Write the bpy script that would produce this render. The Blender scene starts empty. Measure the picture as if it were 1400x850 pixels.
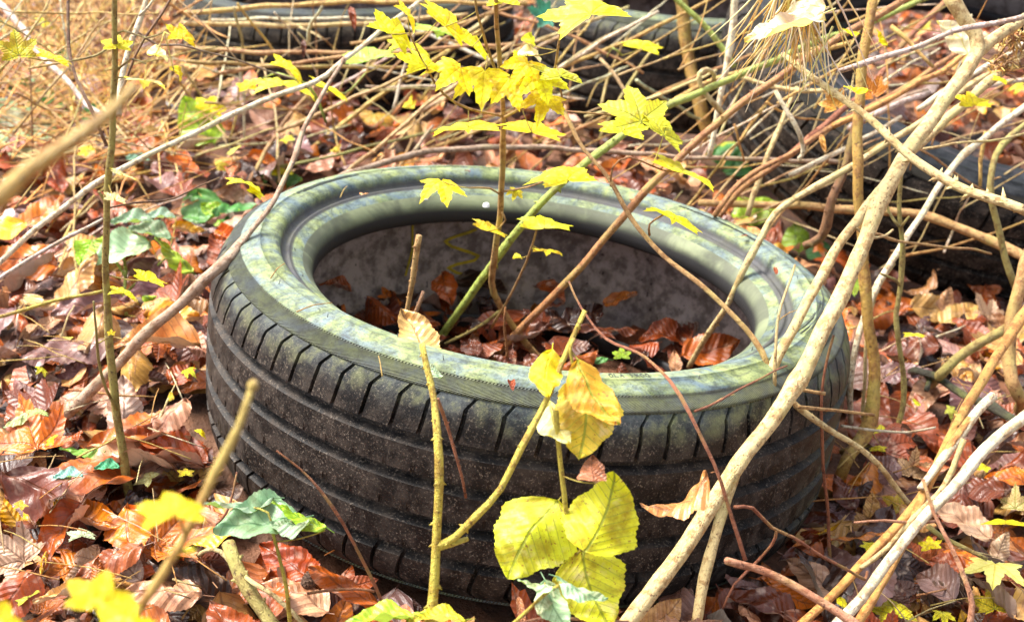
import bpy, math, random
import numpy as np
from mathutils import Vector, Matrix
R = math.radians
rnd = random.Random(11)

# ------------------------------------------------------------ camera, sky, sun, exposure
C = bpy.context.scene.collection
CH, PITCH, FPX = 0.704, R(25.63), 1790.0
cam = bpy.data.cameras.new('camera'); camo = bpy.data.objects.new('camera', cam); C.objects.link(camo)
camo.location = (0, 0, CH); camo.rotation_euler = (R(90) - PITCH, 0, 0)
cam.sensor_width = 36; cam.lens = FPX / 1400 * 36; cam.clip_start = 0.02; cam.clip_end = 500
cam.dof.use_dof = True; cam.dof.focus_distance = 1.07; cam.dof.aperture_fstop = 9.5
bpy.context.scene.camera = camo
W = bpy.data.worlds.new('World'); bpy.context.scene.world = W; W.use_nodes = True
wn = W.node_tree; bg = wn.nodes['Background']
sky = wn.nodes.new('ShaderNodeTexSky'); sky.sky_type = 'NISHITA'; sky.sun_disc = False
SUN_EL, SUN_AZ = R(58), R(-62)          # azimuth measured from +Y towards +X
sky.sun_elevation = SUN_EL; sky.sun_rotation = SUN_AZ; sky.air_density = 1.0; sky.dust_density = 4.0; sky.ozone_density = 1.0
hs = wn.nodes.new('ShaderNodeHueSaturation'); hs.inputs['Saturation'].default_value = .5
wn.links.new(sky.outputs[0], hs.inputs['Color']); wn.links.new(hs.outputs[0], bg.inputs[0]); bg.inputs[1].default_value = 0.12
sl = bpy.data.lights.new('sun', 'SUN'); so = bpy.data.objects.new('sun', sl); C.objects.link(so)
sl.energy = 2.6; sl.angle = R(20); sl.color = (1, 0.95, 0.87)
sd = Vector((math.sin(SUN_AZ) * math.cos(SUN_EL), math.cos(SUN_AZ) * math.cos(SUN_EL), math.sin(SUN_EL)))
so.rotation_euler = sd.to_track_quat('Z', 'Y').to_euler()
vs = bpy.context.scene.view_settings
vs.view_transform = 'Standard'; vs.look = 'None'; vs.gamma = 1; vs.use_curve_mapping = False; vs.exposure = 2.0

# ------------------------------------------------------------ photo measurements -> places in the world
cp, sp = math.cos(PITCH), math.sin(PITCH)
TOCAM = Vector((0, -cp, sp)); SUP = Vector((0, sp, cp)); SR = Vector((1, 0, 0))
def ray(px, py):
    a = (px - 700) / FPX; b = (425 - py) / FPX
    return Vector((a, cp + b * sp, -sp + b * cp))
def P(px, py, Y):
    d = ray(px, py); return Vector((0, 0, CH)) + d * (Y / d.y)
def depth(p): return p.y * cp - (p.z - CH) * sp
def pix(p):
    d = depth(p); u = p.y * sp + (p.z - CH) * cp
    return 700 + FPX * p.x / d, 425 - FPX * u / d
def ground_z(x, y):
    g = -0.10 * max(-.42, min(.42, x))
    g += .012 * math.sin(3.1 * x + 1.3 * y) + .010 * math.sin(5.3 * y - 2 * x + 1)
    r = math.hypot(x, y - 1.17)
    g -= .02 * math.exp(-(r / .25) ** 2)
    g -= .07 * math.exp(-(((x - .8) / .45) ** 2 + ((y - 2.03) / .5) ** 2))
    return g
def G(px, py, dz=0.0):
    d = ray(px, py); t = 1.0
    for _ in range(30):
        q = Vector((0, 0, CH)) + d * t
        t += (ground_z(q.x, q.y) + dz - q.z) / d.z * .9
    return Vector((0, 0, CH)) + d * t

# ------------------------------------------------------------ naming helpers
def tag(o, label=None, cat=None, group=None, kind=None):
    if label: o['label'] = label
    if cat: o['category'] = cat
    if group: o['group'] = group
    if kind: o['kind'] = kind
    return o
def link(name, me, mat=None, parent=None, mw=None, color=None):
    o = bpy.data.objects.new(name, me); C.objects.link(o)
    if mat and not me.materials: me.materials.append(mat)
    if mw is not None: o.matrix_world = mw
    if parent: o.parent = parent; 
    if color: o.color = (*color, 1)
    return o
def empty(name, loc=(0, 0, 0)):
    o = bpy.data.objects.new(name, None); C.objects.link(o); o.location = loc; o.empty_display_size = .02
    return o
def child(name, me, mat, parent, color=None, mw=None):
    """part given in world coordinates under an Empty that is only moved, not turned"""
    o = bpy.data.objects.new(name, me); C.objects.link(o)
    if mat and not me.materials: me.materials.append(mat)
    o.parent = parent
    inv = Matrix.Translation(-parent.location)
    o.matrix_local = inv @ (mw if mw is not None else Matrix())
    if color: o.color = (*color, 1)
    return o
def mesh_from(name, V, F, smooth=True, uv=None):
    me = bpy.data.meshes.new(name); me.from_pydata([tuple(v) for v in V], [], [tuple(f) for f in F])
    if uv is not None:
        l = me.uv_layers.new(name='UVMap')
        idx = np.empty(len(me.loops), np.int32); me.loops.foreach_get('vertex_index', idx)
        l.data.foreach_set('uv', np.asarray(uv, np.float32)[idx].ravel())
    if smooth: me.polygons.foreach_set('use_smooth', [True] * len(me.polygons))
    me.update(); return me

# ------------------------------------------------------------ node helpers
class NT:
    def __init__(s, name):
        s.m = bpy.data.materials.new(name); s.m.use_nodes = True; s.t = s.m.node_tree
        s.b = s.t.nodes['Principled BSDF']; s.out = s.t.nodes['Material Output']
    def n(s, typ, **kw):
        x = s.t.nodes.new('ShaderNode' + typ)
        for k, v in kw.items(): setattr(x, k, v)
        return x
    def set(s, sock, v):
        if hasattr(v, 'is_output') or isinstance(v, bpy.types.NodeSocket): s.t.links.new(v, sock)
        else: sock.default_value = v
    def math(s, op, a, b=None, c=None, clamp=False):
        x = s.n('Math', operation=op, use_clamp=clamp)
        for i, v in enumerate((a, b, c)):
            if v is not None: s.set(x.inputs[i], v)
        return x.outputs[0]
    def mix(s, f, a, b, mode='MIX'):
        x = s.n('Mix', data_type='RGBA', blend_type=mode)
        s.set(x.inputs[0], f); s.set(x.inputs[6], a if not isinstance(a, tuple) else (*a, 1)[:4]); s.set(x.inputs[7], b if not isinstance(b, tuple) else (*b, 1)[:4])
        return x.outputs[2]
    def noise(s, vec, scale, detail=4, rough=.6, dist=0, out=0):
        x = s.n('TexNoise'); s.set(x.inputs['Vector'], vec); x.inputs['Scale'].default_value = scale
        x.inputs['Detail'].default_value = detail; x.inputs['Roughness'].default_value = rough; x.inputs['Distortion'].default_value = dist
        return x.outputs[out]
    def step(s, v, a, b, lo=0., hi=1.):
        x = s.n('MapRange', interpolation_type='SMOOTHSTEP'); s.set(x.inputs[0], v)
        for i, q in zip((1, 2, 3, 4), (a, b, lo, hi)): x.inputs[i].default_value = q
        return x.outputs[0]
    def bump(s, h, strength, dist=.001, normal=None):
        x = s.n('Bump'); s.set(x.inputs['Height'], h); x.inputs['Strength'].default_value = strength; x.inputs['Distance'].default_value = dist
        if normal is not None: s.set(x.inputs['Normal'], normal)
        return x.outputs[0]
    def P(s, **kw):
        for k, v in kw.items():
            s.set(s.b.inputs[k.replace('_', ' ')], v if not isinstance(v, tuple) else (*v, 1)[:4])

def leaf_material(name, source='object', trans=0.0, vein=(1, 1, 1), vein_amt=.3, rough=.45, spots=.4, veins=9, slope=.8, pleat=1.0, back=1.25, spotcol=(.09, .04, .015), under=None):
    t = NT(name)
    uv = t.n('UVMap').outputs[0]; sx = t.n('SeparateXYZ'); t.set(sx.inputs[0], uv)
    ax = t.math('ABSOLUTE', sx.outputs[0]); y = sx.outputs[1]
    if source == 'object':
        oi = t.n('ObjectInfo'); tint = oi.outputs['Color']; rn = oi.outputs['Random']
    else:
        at = t.n('Attribute', attribute_name='tint'); tint = at.outputs['Color']; rn = at.outputs['Alpha']
    off = t.n('CombineXYZ'); t.set(off.inputs[2], t.math('MULTIPLY', rn, 37.0)); t.set(off.inputs[0], sx.outputs[0]); t.set(off.inputs[1], y)
    vec = off.outputs[0]
    wob = t.math('MULTIPLY', t.math('SUBTRACT', t.noise(vec, 3, 2), .5), .25)
    ph = t.math('ADD', t.math('SUBTRACT', t.math('MULTIPLY', y, float(veins)), t.math('MULTIPLY', ax, veins * slope)), wob)
    fr = t.math('FRACT', ph); tri = t.math('ABSOLUTE', t.math('SUBTRACT', fr, .5))       # .5 at a vein
    side = t.math('MULTIPLY', t.step(tri, .41, .49), t.step(ax, .0, .45, 1, .55))
    mid = t.step(ax, .008, .02, 1, 0)
    vm = t.math('MAXIMUM', side, mid)
    n1 = t.noise(vec, 2.6, 5, .62); n2 = t.noise(vec, 16, 3, .6)
    dark = t.mix(t.step(n1, .42, .68), tint, t.mix(1.0, tint, (.55, .42, .34), 'MULTIPLY'))
    lit = t.mix(t.step(t.noise(vec, 4.4, 3), .56, .74), dark, t.mix(.45, tint, (.62, .46, .34)) if spots > .3 else dark)
    col = t.mix(t.math('MULTIPLY', vm, vein_amt), lit, vein)
    sp_ = t.math('MULTIPLY', t.step(t.noise(vec, 30, 4, .65), .60, .66), spots)
    col = t.mix(sp_, col, spotcol)
    geo = t.n('NewGeometry')
    if under is None: underc = t.mix(.35, col, (.55 * back, .45 * back, .34 * back))
    else: underc = t.mix(.75, col, under)
    colf = t.mix(geo.outputs['Backfacing'], col, underc)
    h = t.math('ADD', t.math('MULTIPLY', tri, 1.0 * pleat), t.math('MULTIPLY', n2, .35))
    h = t.math('ADD', t.math('SUBTRACT', h, t.math('MULTIPLY', mid, .5)), t.math('MULTIPLY', t.noise(vec, 48, 3, .65), .30))
    bp = t.bump(h, .75, .0016)
    t.P(Base_Color=colf, Roughness=t.step(n1, .3, .7, rough - .1, rough + .15), Normal=bp)
    t.b.inputs['Specular IOR Level'].default_value = .42
    if trans > 0:
        tr = t.n('BsdfTranslucent'); t.set(tr.inputs[0], colf); t.set(tr.inputs[1], bp)
        ms = t.n('MixShader'); ms.inputs[0].default_value = trans
        t.t.links.new(t.b.outputs[0], ms.inputs[1]); t.t.links.new(tr.outputs[0], ms.inputs[2]); t.t.links.new(ms.outputs[0], t.out.inputs[0])
    return t.m
M_LITTER = leaf_material('dry_leaf', vein=(.10, .035, .015), vein_amt=.55, rough=.33, spots=.45, trans=.06)
M_LITTERS = leaf_material('dry_leaf_mass', 'attr', vein=(.10, .035, .015), vein_amt=.5, rough=.35, spots=.45, trans=.08)
M_YELLOW = leaf_material('yellow_leaf', vein=(.62, .50, .008), vein_amt=.5, rough=.55, spots=.34, trans=.42, veins=6, pleat=.8, under=(.90, .80, .06), spotcol=(.35, .16, .02))
M_SPOT = leaf_material('spotted_yellow_leaf', vein=(.24, .28, .02), vein_amt=.85, rough=.5, spots=.85, trans=.35, veins=9, pleat=.7, under=(.55, .55, .12), spotcol=(.22, .05, .015))
M_GREEN = leaf_material('green_leaf', vein=(.05, .16, .06), vein_amt=.5, rough=.34, spots=.05, trans=.3, veins=8, pleat=.9, under=(.28, .42, .05), spotcol=(.2, .3, .04))

def bark_material():
    t = NT('bark'); oi = t.n('ObjectInfo'); tint = oi.outputs['Color']
    tc = t.n('TexCoord'); vec = tc.outputs['Object']
    n1 = t.noise(vec, 110, 5, .7); n2 = t.noise(vec, 700, 3, .65); n3 = t.noise(vec, 22, 3)
    c = t.mix(t.step(n1, .46, .60, 0, .8), tint, t.mix(1.0, tint, (.50, .34, .20), 'MULTIPLY'))
    c = t.mix(t.step(n3, .5, .66, 0, .6), c, t.mix(.5, tint, (.36, .38, .07)))
    c = t.mix(t.step(t.noise(vec, 260, 3, .6), .60, .68, 0, .85), c, t.mix(1.0, tint, (.20, .10, .06), 'MULTIPLY'))
    c = t.mix(t.step(n2, .62, .70, 0, .8), c, (.035, .02, .012))
    uv = t.n('UVMap').outputs[0]; mp = t.n('Mapping'); t.set(mp.inputs[0], uv); mp.inputs['Scale'].default_value = (14, 90, 1)
    ln = t.noise(mp.outputs[0], 3, 3, .6)
    c = t.mix(t.step(ln, .62, .72, 0, .45), c, t.mix(1.0, tint, (.35, .22, .14), 'MULTIPLY'))
    t.P(Base_Color=c, Roughness=.5, Normal=t.bump(t.math('ADD', n2, t.math('ADD', n1, ln)), 1, .0016))
    t.b.inputs['Specular IOR Level'].default_value = .5
    return t.m
M_BARK = bark_material()

# ------------------------------------------------------------ rubber
def rubber(name, kind):
    t = NT(name); tc = t.n('TexCoord'); vec = tc.outputs['Object']
    oi = t.n('ObjectInfo'); age = t.n('SeparateColor'); t.set(age.inputs[0], oi.outputs['Color'])
    algae_amt = age.outputs[0]          # how much of the film of algae this tyre carries
    sx = t.n('SeparateXYZ'); t.set(sx.inputs[0], vec)
    fine = t.noise(vec, 900, 3, .7); med = t.noise(vec, 60, 5, .65); big = t.noise(vec, 11, 5, .6, .6)
    if kind == 'tread':
        base = t.mix(t.step(med, .4, .65), (.007, .006, .0055), (.042, .032, .025))
        dust = t.math('MULTIPLY', t.step(t.noise(vec, 480, 3, .7), .55, .68), t.step(t.noise(vec, 35, 3), .35, .6, .3, 1))
        c = t.mix(t.math('MULTIPLY', dust, .55), base, (.26, .21, .16))
        # algae creeps down from the shoulder that gets the light
        hgt = t.math('ADD', sx.outputs[2], t.math('MULTIPLY', t.math('SUBTRACT', big, .5), .05))
        film = t.math('MULTIPLY', t.step(t.math('ADD', hgt, t.math('MULTIPLY', t.math('SUBTRACT', med, .5), .05)), .160, .198, 0, .75), algae_amt)
        fcol = t.mix(t.step(t.noise(vec, 30, 5, .7), .42, .6), (.10, .13, .14), (.17, .19, .09))
        c = t.mix(t.math('MULTIPLY', film, t.step(med, .3, .6, .45, 1)), c, fcol)
        side = t.math('MULTIPLY', t.step(sx.outputs[0], .12, .30), t.step(med, .38, .6))
        c = t.mix(t.math('MULTIPLY', t.math('MULTIPLY', side, .35), algae_amt), c, (.13, .15, .05))
        rough = t.step(med, .35, .65, .42, .7)
        t.P(Base_Color=c, Roughness=rough, Normal=t.bump(t.math('ADD', fine, med), .7, .0009))
    elif kind == 'side':
        base = t.mix(t.step(med, .35, .65), (.012, .013, .015), (.036, .038, .042))
        blue = t.mix(t.step(t.noise(vec, 22, 5, .65), .3, .7), (.08, .12, .15), (.16, .21, .22))
        yel = t.mix(t.step(t.noise(vec, 45, 4, .6), .3, .7), (.15, .19, .07), (.27, .31, .12))
        film = t.mix(t.step(t.noise(vec, 24, 7, .75, .8), .36, .62), blue, yel)
        # streaks run outward across the sidewall
        c = t.mix(t.math('MULTIPLY', t.step(t.noise(vec, 90, 6, .78), .34, .56, .45, 1), algae_amt), base, film)
        c = t.mix(t.step(t.noise(vec, 420, 4, .7), .50, .64, 0, .55), c, t.mix(1.0, c, (.38, .42, .40), 'MULTIPLY'))
        # rim groove darkened: shade of its steep wall put into the colour
        rr = t.math('SQRT', t.math('ADD', t.math('MULTIPLY', sx.outputs[0], sx.outputs[0]), t.math('MULTIPLY', sx.outputs[1], sx.outputs[1])))
        groove = t.math('MULTIPLY', t.step(rr, .2375, .2405), t.step(rr, .2495, .2515, 1, 0))
        c = t.mix(t.math('MULTIPLY', groove, .88), c, (.05, .045, .05))
        pol = t.n('CombineXYZ'); aa = t.n('Math', operation='ARCTAN2'); t.set(aa.inputs[0], sx.outputs[1]); t.set(aa.inputs[1], sx.outputs[0]); t.set(pol.inputs[0], t.math('MULTIPLY', aa.outputs[0], 3.0)); t.set(pol.inputs[1], t.math('MULTIPLY', rr, 90.0))
        c = t.mix(t.step(t.noise(pol.outputs[0], 2.2, 6, .7), .52, .66, 0, .55), c, (.045, .05, .045))
        specks = t.step(t.noise(vec, 210, 2), .69, .73, 0, .8)
        c = t.mix(specks, c, (.04, .05, .03))
        # knurled band
        ang = t.n('Math', operation='ARCTAN2'); t.set(ang.inputs[0], sx.outputs[1]); t.set(ang.inputs[1], sx.outputs[0])
        kn = t.math('SINE', t.math('MULTIPLY', t.math('ADD', ang.outputs[0], t.math('MULTIPLY', rr, 9)), 620.0))
        band = t.math('MULTIPLY', t.step(rr, .2875, .2885), t.step(rr, .3005, .3015, 1, 0))
        c = t.mix(t.math('MULTIPLY', band, .62), c, (.045, .04, .03))
        h = t.math('ADD', t.math('MULTIPLY', t.math('MULTIPLY', kn, band), .7), t.math('ADD', t.math('MULTIPLY', fine, .35), med))
        t.P(Base_Color=c, Roughness=t.step(med, .3, .7, .5, .72), Normal=t.bump(h, .9, .0012))
    elif kind == 'bead':
        c = t.mix(t.math('MULTIPLY', t.step(big, .4, .6, .3, 1), algae_amt), (.03, .03, .03), (.22, .25, .14))
        toe = t.step(sx.outputs[2], .166, .176)
        c = t.mix(t.math('SUBTRACT', 1.0, toe), c, (.018, .017, .018))
        t.P(Base_Color=c, Roughness=.6, Normal=t.bump(t.math('ADD', fine, med), .6, .0008))
    else:
        c = t.mix(t.step(med, .36, .62), (.14, .11, .10), (.36, .30, .28))
        c = t.mix(t.step(t.noise(vec, 28, 5, .7), .58, .72, 0, .75), c, (.035, .028, .028))
        c = t.mix(t.step(t.noise(vec, 130, 2), .68, .72, 0, .8), c, (.02, .015, .015))
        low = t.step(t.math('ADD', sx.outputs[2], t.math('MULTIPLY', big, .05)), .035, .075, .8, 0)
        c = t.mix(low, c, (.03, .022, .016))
        t.P(Base_Color=c, Roughness=.62, Normal=t.bump(t.math('ADD', fine, med), .5, .0007))
    t.set(t.b.inputs['Specular IOR Level'], t.math('ADD', t.math('MULTIPLY', algae_amt, .16), .07))
    return t.m
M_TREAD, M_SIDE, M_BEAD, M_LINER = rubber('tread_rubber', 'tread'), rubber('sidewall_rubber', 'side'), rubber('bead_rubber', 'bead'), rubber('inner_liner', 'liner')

GROOVES = [.051, .083, .117, .149]
def outer_r(z):
    """tread radius by height 0..0.2"""
    u = abs(z - .1)
    pts = [(0, .315), (.03, .3145), (.05, .3135), (.065, .311), (.075, .3075), (.083, .3025), (.086, .300)]
    for (a, ra), (b, rb) in zip(pts, pts[1:]):
        if u <= b: return ra + (rb - ra) * (u - a) / (b - a)
    return .300
def tread_mesh(NS=72):
    rows = []           # z, groove depth, sipe depth
    zs = [.014, .0165, .019]
    zz = set(zs)
    for g in GROOVES: zz |= {g - .0072, g - .0066, g - .0030, g + .0030, g + .0042, g + .0050}
    for a in np.linspace(.022, .178, 53):
        if all(abs(a - g) > .0078 for g in GROOVES): zz.add(float(a))
    zz |= {.181, .1835, .186}
    for z in sorted(zz):
        gd = 0
        for g in GROOVES:
            d = abs(z - g)
            if d < .0032: gd = .0080
        sd_ = 0
        u = abs(z - .1)
        if .053 < u < .0838: sd_ = .0062
        elif .0505 < u <= .053: sd_ = .002
        for lo, hi in ((GROOVES[0], GROOVES[1]), (GROOVES[1], GROOVES[2]), (GROOVES[2], GROOVES[3])):
            if lo + .003 < z < lo + .0085: sd_ = .0012
        rows.append((z, gd, sd_))
    rr = random.Random(5)
    pitch = np.array([rr.choice((.88, 1, 1.14)) for _ in range(NS)]); pitch = pitch / pitch.sum() * 2 * math.pi
    start = np.concatenate([[0], np.cumsum(pitch)])[:-1]
    V, F, off = [], [], []
    hw = .0014 / .315
    for k in range(NS):
        p = pitch[k]
        off += [(start[k] - hw * 1.35, 0), (start[k] - hw, 1), (start[k] + hw, 1), (start[k] + hw * 1.35, 0)] + [(start[k] + hw * 1.35 + (p - 2.7 * hw) * q, 0) for q in (.25, .5, .75)]
    nc = len(off)
    for z, gd, sdp in rows:
        r0 = outer_r(z); u = z - .1
        sl = .012 * math.sin((abs(u) - .05) / .03 * 1.6) * (1 if u > 0 else -1.6) if abs(u) > .05 else .0
        if abs(u) > .0785: sl += (abs(u) - .0785) * 3
        for a, s in off:
            r = r0 - gd
            if s and gd < .003 and sdp > 0: r = r0 - max(gd, sdp)
            th = a + sl
            V.append((r * math.cos(th), r * math.sin(th), z))
    nr = len(rows)
    for i in range(nr - 1):
        for j in range(nc):
            a = i * nc + j; b = i * nc + (j + 1) % nc
            F.append((a, b, b + nc, a + nc))
    me = mesh_from('tread', V, F); me.set_sharp_from_angle(angle=R(28)); return me
def revolve(name, prof, n=256, mod=None):
    V, F = [], []
    for i, (r, z) in enumerate(prof):
        for j in range(n):
            th = 2 * math.pi * j / n; rr_, z_ = (r, z) if mod is None else mod(r, z, th)
            V.append((rr_ * math.cos(th), rr_ * math.sin(th), z_))
    for i in range(len(prof) - 1):
        for j in range(n):
            a = i * n + j; b = i * n + (j + 1) % n; F.append((a, b, b + n, a + n))
    return mesh_from(name, V, F)
top_side = [(.300, .186), (.3005, .1875), (.2985, .1895), (.296, .1912), (.292, .1935), (.2885, .1950), (.2882, .1962), (.284, .1982), (.279, .1998), (.2715, .2010), (.2712, .2017), (.2695, .2017), (.2692, .2010), (.264, .2012), (.259, .2005), (.255, .1990),
            (.2520, .1968), (.2505, .1935), (.2495, .1900), (.2478, .1878), (.2455, .1870), (.2442, .1876), (.2430, .1886), (.2415, .1880), (.2405, .1868), (.238, .1862), (.234, .1848), (.229, .1818)]
bead = [(.229, .1818), (.2245, .1785), (.221, .1745), (.2188, .1700), (.2178, .1640), (.2178, .1570), (.2200, .1545), (.2240, .1560)]
def flip(p): return [(r, .2 - z) for r, z in p][::-1]
liner = [(.2240, .1560), (.232, .166), (.245, .178), (.262, .184), (.278, .178), (.291, .162), (.297, .145), (.300, .12), (.3005, .10)]
liner = liner + flip(liner)[1:]
TREAD, SIDE_T, SIDE_B = tread_mesh(), revolve('sidewall', top_side), revolve('sidewall', [(.300, .014)] + flip(top_side)[::-1][1:])
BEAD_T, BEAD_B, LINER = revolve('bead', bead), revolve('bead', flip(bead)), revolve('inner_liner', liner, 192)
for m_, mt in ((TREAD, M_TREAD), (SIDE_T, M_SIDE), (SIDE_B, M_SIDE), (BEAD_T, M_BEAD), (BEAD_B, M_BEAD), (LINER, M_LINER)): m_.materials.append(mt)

def frame(n, spin=0.0):
    n = Vector(n).normalized(); x = Vector((1, 0, 0)); x = (x - n * x.dot(n)).normalized(); y = n.cross(x)
    return Matrix((x, y, n)).transposed().to_4x4() @ Matrix.Rotation(spin, 4, 'Z')
def tyre(label, loc, n, spin, film, scale=(1, 1, 1)):
    o = empty('car_tyre', loc); tag(o, label, 'tyre', 'old car tyres dumped on the leaf litter')
    o.matrix_world = Matrix.Translation(loc) @ frame(n, spin) @ Matrix.Diagonal((*scale, 1))
    for nm, me in (('tread', TREAD), ('sidewall', SIDE_T), ('sidewall', SIDE_B), ('bead', BEAD_T), ('bead', BEAD_B), ('inner_liner', LINER)):
        c = bpy.data.objects.new(nm, me); C.objects.link(c); c.parent = o; c.color = (film, film, film, 1)
    return o
T0 = Vector((.0004 , 1.1728, -.012)); N0 = (.1276, .043, 1)
front = tyre('nearest tyre, lying flat with a green and blue film of algae on its upper sidewall', T0, N0, R(20), .95, (1, 1, 1.06))
tyre('big tyre at the right tipped up at its back with brown leaves in its hole', (.735, 2.05, .045), (.10, -.38, .92), R(70), .0, (1.33, 1.33, 1.0))
tyre('half hidden tyre with pale green sidewall behind the mustard brown stem', (.35, 2.49, -.02), (.03, .02, 1), R(130), .6)
tyre('dark tyre at the back left under the heap of horizontal dry stalks', (-.31, 2.50, -.01), (.0, .03, 1), R(200), .12)

# marks on the front tyre: worn moulded characters, moulded arcs, a yellow zigzag crayon mark inside
def ribbon(name, pts, w, nrm=None, th=.0006):
    V, F = [], []
    for i, p in enumerate(pts):
        a = pts[max(0, i - 1)]; b = pts[min(len(pts) - 1, i + 1)]; d = (Vector(b) - Vector(a)).normalized(); n = Vector(nrm(p) if callable(nrm) else nrm).normalized()
        s = d.cross(n).normalized() * w / 2
        for q in (Vector(p) - s, Vector(p) - s + n * th, Vector(p) + s + n * th, Vector(p) + s): V.append(q)
        if i: 
            o = (i - 1) * 4
            for k in range(4): F.append((o + k, o + (k + 1) % 4, o + 4 + (k + 1) % 4, o + 4 + k))
    o = (len(pts) - 1) * 4; F += [(0, 3, 2, 1), (o, o + 1, o + 2, o + 3)]
    return mesh_from(name, V, F, smooth=False)
def simple(name, col, rough=.5, nscale=200, amt=.4):
    t = NT(name); vec = t.n('TexCoord').outputs['Object']; n = t.noise(vec, nscale, 4, .6)
    t.P(Base_Color=t.mix(t.step(n, .4, .65, 0, amt), col, tuple(x * .45 for x in col)), Roughness=rough, Normal=t.bump(n, .4, .0006)); return t.m
M_MARK = simple('worn_mark', (.03, .035, .03)); M_CRAYON = simple('yellow_crayon', (.45, .33, .01), .7, 90, .7); M_WHITE = simple('bird_lime', (.8, .8, .82))
inv0 = front.matrix_world.inverted()
fi = None
def on_liner(px, py):
    # where the photo's ray meets the far inner wall of the front tyre, in tyre coordinates
    o = inv0 @ Vector((0, 0, CH)); d = (inv0.to_3x3() @ ray(px, py)).normalized(); a = d.x ** 2 + d.y ** 2; b = o.x * d.x + o.y * d.y; c = o.x ** 2 + o.y ** 2 - .2985 ** 2
    t = (-b + math.sqrt(b * b - a * c)) / a; return o + d * t
def to_axis(p): return (-p[0], -p[1], 0)
zig = [(652, 313), (640, 318), (620, 324), (608, 330), (618, 337), (640, 344), (655, 350), (648, 356), (625, 361), (612, 366), (625, 373), (650, 378), (672, 380)]
zz = []
for (a, b), (c, d) in zip(zig, zig[1:]):
    for k in range(4): zz.append(on_liner(a + (c - a) * k / 4, b + (d - b) * k / 4))
o = bpy.data.objects.new('paint_mark', ribbon('zigzag', zz, .0035, to_axis)); o.data.materials.append(M_CRAYON); C.objects.link(o); o.parent = front; o['label'] = 'faded yellow zigzag drawn inside the tyre'
o = bpy.data.objects.new('paint_mark', ribbon('line', [on_liner(564 - (k > 3) * (k - 3) * 3, 308 + k * 11) for k in range(12)], .0028, to_axis)); o.data.materials.append(M_CRAYON); C.objects.link(o); o.parent = front; o['label'] = 'faded yellow upright line inside the tyre'
GL = {'D': [[(0, 0), (0, 1), (.5, .8), (.55, .3), (.3, 0), (0, 0)]], 'O': [[(0, .2), (0, .8), (.25, 1), (.5, .8), (.5, .2), (.25, 0), (0, .2)]], 'L': [[(0, 1), (0, 0), (.5, 0)]], 'A': [[(0, 0), (.28, 1), (.55, 0)], [(.12, .35), (.43, .35)]],
      'T': [[(.25, 0), (.25, 1)], [(0, 1), (.5, 1)]], 'X': [[(0, 0), (.5, 1)], [(0, 1), (.5, 0)]], ')': [[(.1, 0), (.3, .5), (.1, 1)]], 'Q': [[(0, .2), (0, .8), (.25, 1), (.5, .8), (.5, .2), (.25, 0), (0, .2)], [(.3, .25), (.55, -.1)]], ' ': []}
def glyphs(text, a0, r0, h):
    V, F = [], []; a = a0
    for ch in text:
        for st in GL[ch]:
            pts = [Vector(((r0 - (1 - y) * h) * 1, a + x * h / r0 * .85, 0)) for x, y in st]
            # letters read from outside the tyre looking in: their feet point to the outer edge
            pts = [Vector(((r0 - y * h) * math.cos(a + x * h / r0 * .9), (r0 - y * h) * math.sin(a + x * h / r0 * .9), .2008)) for x, y in st]
            m = ribbon('g', pts, .0009, (0, 0, 1), .0005)
            b = len(V); V += [v.co.copy() for v in m.vertices]; F += [tuple(b + i for i in p.vertices) for p in m.polygons]; bpy.data.meshes.remove(m)
        a += h / r0 * .78
    return mesh_from('moulded_mark', V, F, smooth=False)
q = inv0 @ P(828, 518, .93); a0 = math.atan2(q.y, q.x)
o = bpy.data.objects.new('moulded_mark', glyphs('OLA )XOQ', a0, .2665, .0058)); o.data.materials.append(M_MARK); C.objects.link(o); o.parent = front
def arc_marks(r0, r1, a0, a1, n, w, dash=1.0):
    V, F = [], []
    for i in range(n):
        s = a0 + (a1 - a0) * i / n; e = s + (a1 - a0) / n * dash
        pts = [Vector(((r0 + (r1 - r0) * t_) * math.cos(s + (e - s) * t_), (r0 + (r1 - r0) * t_) * math.sin(s + (e - s) * t_), .2006 + (.0006 if .26 < r0 < .275 else -.0016 if r0 > .275 else 0))) for t_ in np.linspace(0, 1, 5)]
        m = ribbon('g', pts, w, (0, 0, 1), .0006); b = len(V); V += [v.co.copy() for v in m.vertices]; F += [tuple(b + i_ for i_ in p.vertices) for p in m.polygons]; bpy.data.meshes.remove(m)
    return V, F
S20 = R(-20)
for args in ((.2625, .2625, R(24), R(52), 26, .0009, .72), (.2645, .2645, R(24), R(52), 26, .0009, .72), (.262, .275, R(-28), R(-8), 1, .0008), (.266, .279, R(-28), R(-6), 1, .0008), (.270, .2815, R(-28), R(2), 1, .0008), (.258, .2715, R(-30), R(-12), 1, .0007),
             (.268, .268, R(140), R(160), 1, .0008), (.2655, .2655, R(138), R(158), 1, .0008)):
    v, f = arc_marks(args[0], args[1], args[2] + S20, args[3] + S20, *args[4:]); o = bpy.data.objects.new('moulded_line', mesh_from('moulded_line', v, f, smooth=False)); o.data.materials.append(M_MARK); C.objects.link(o); o.parent = front

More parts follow.
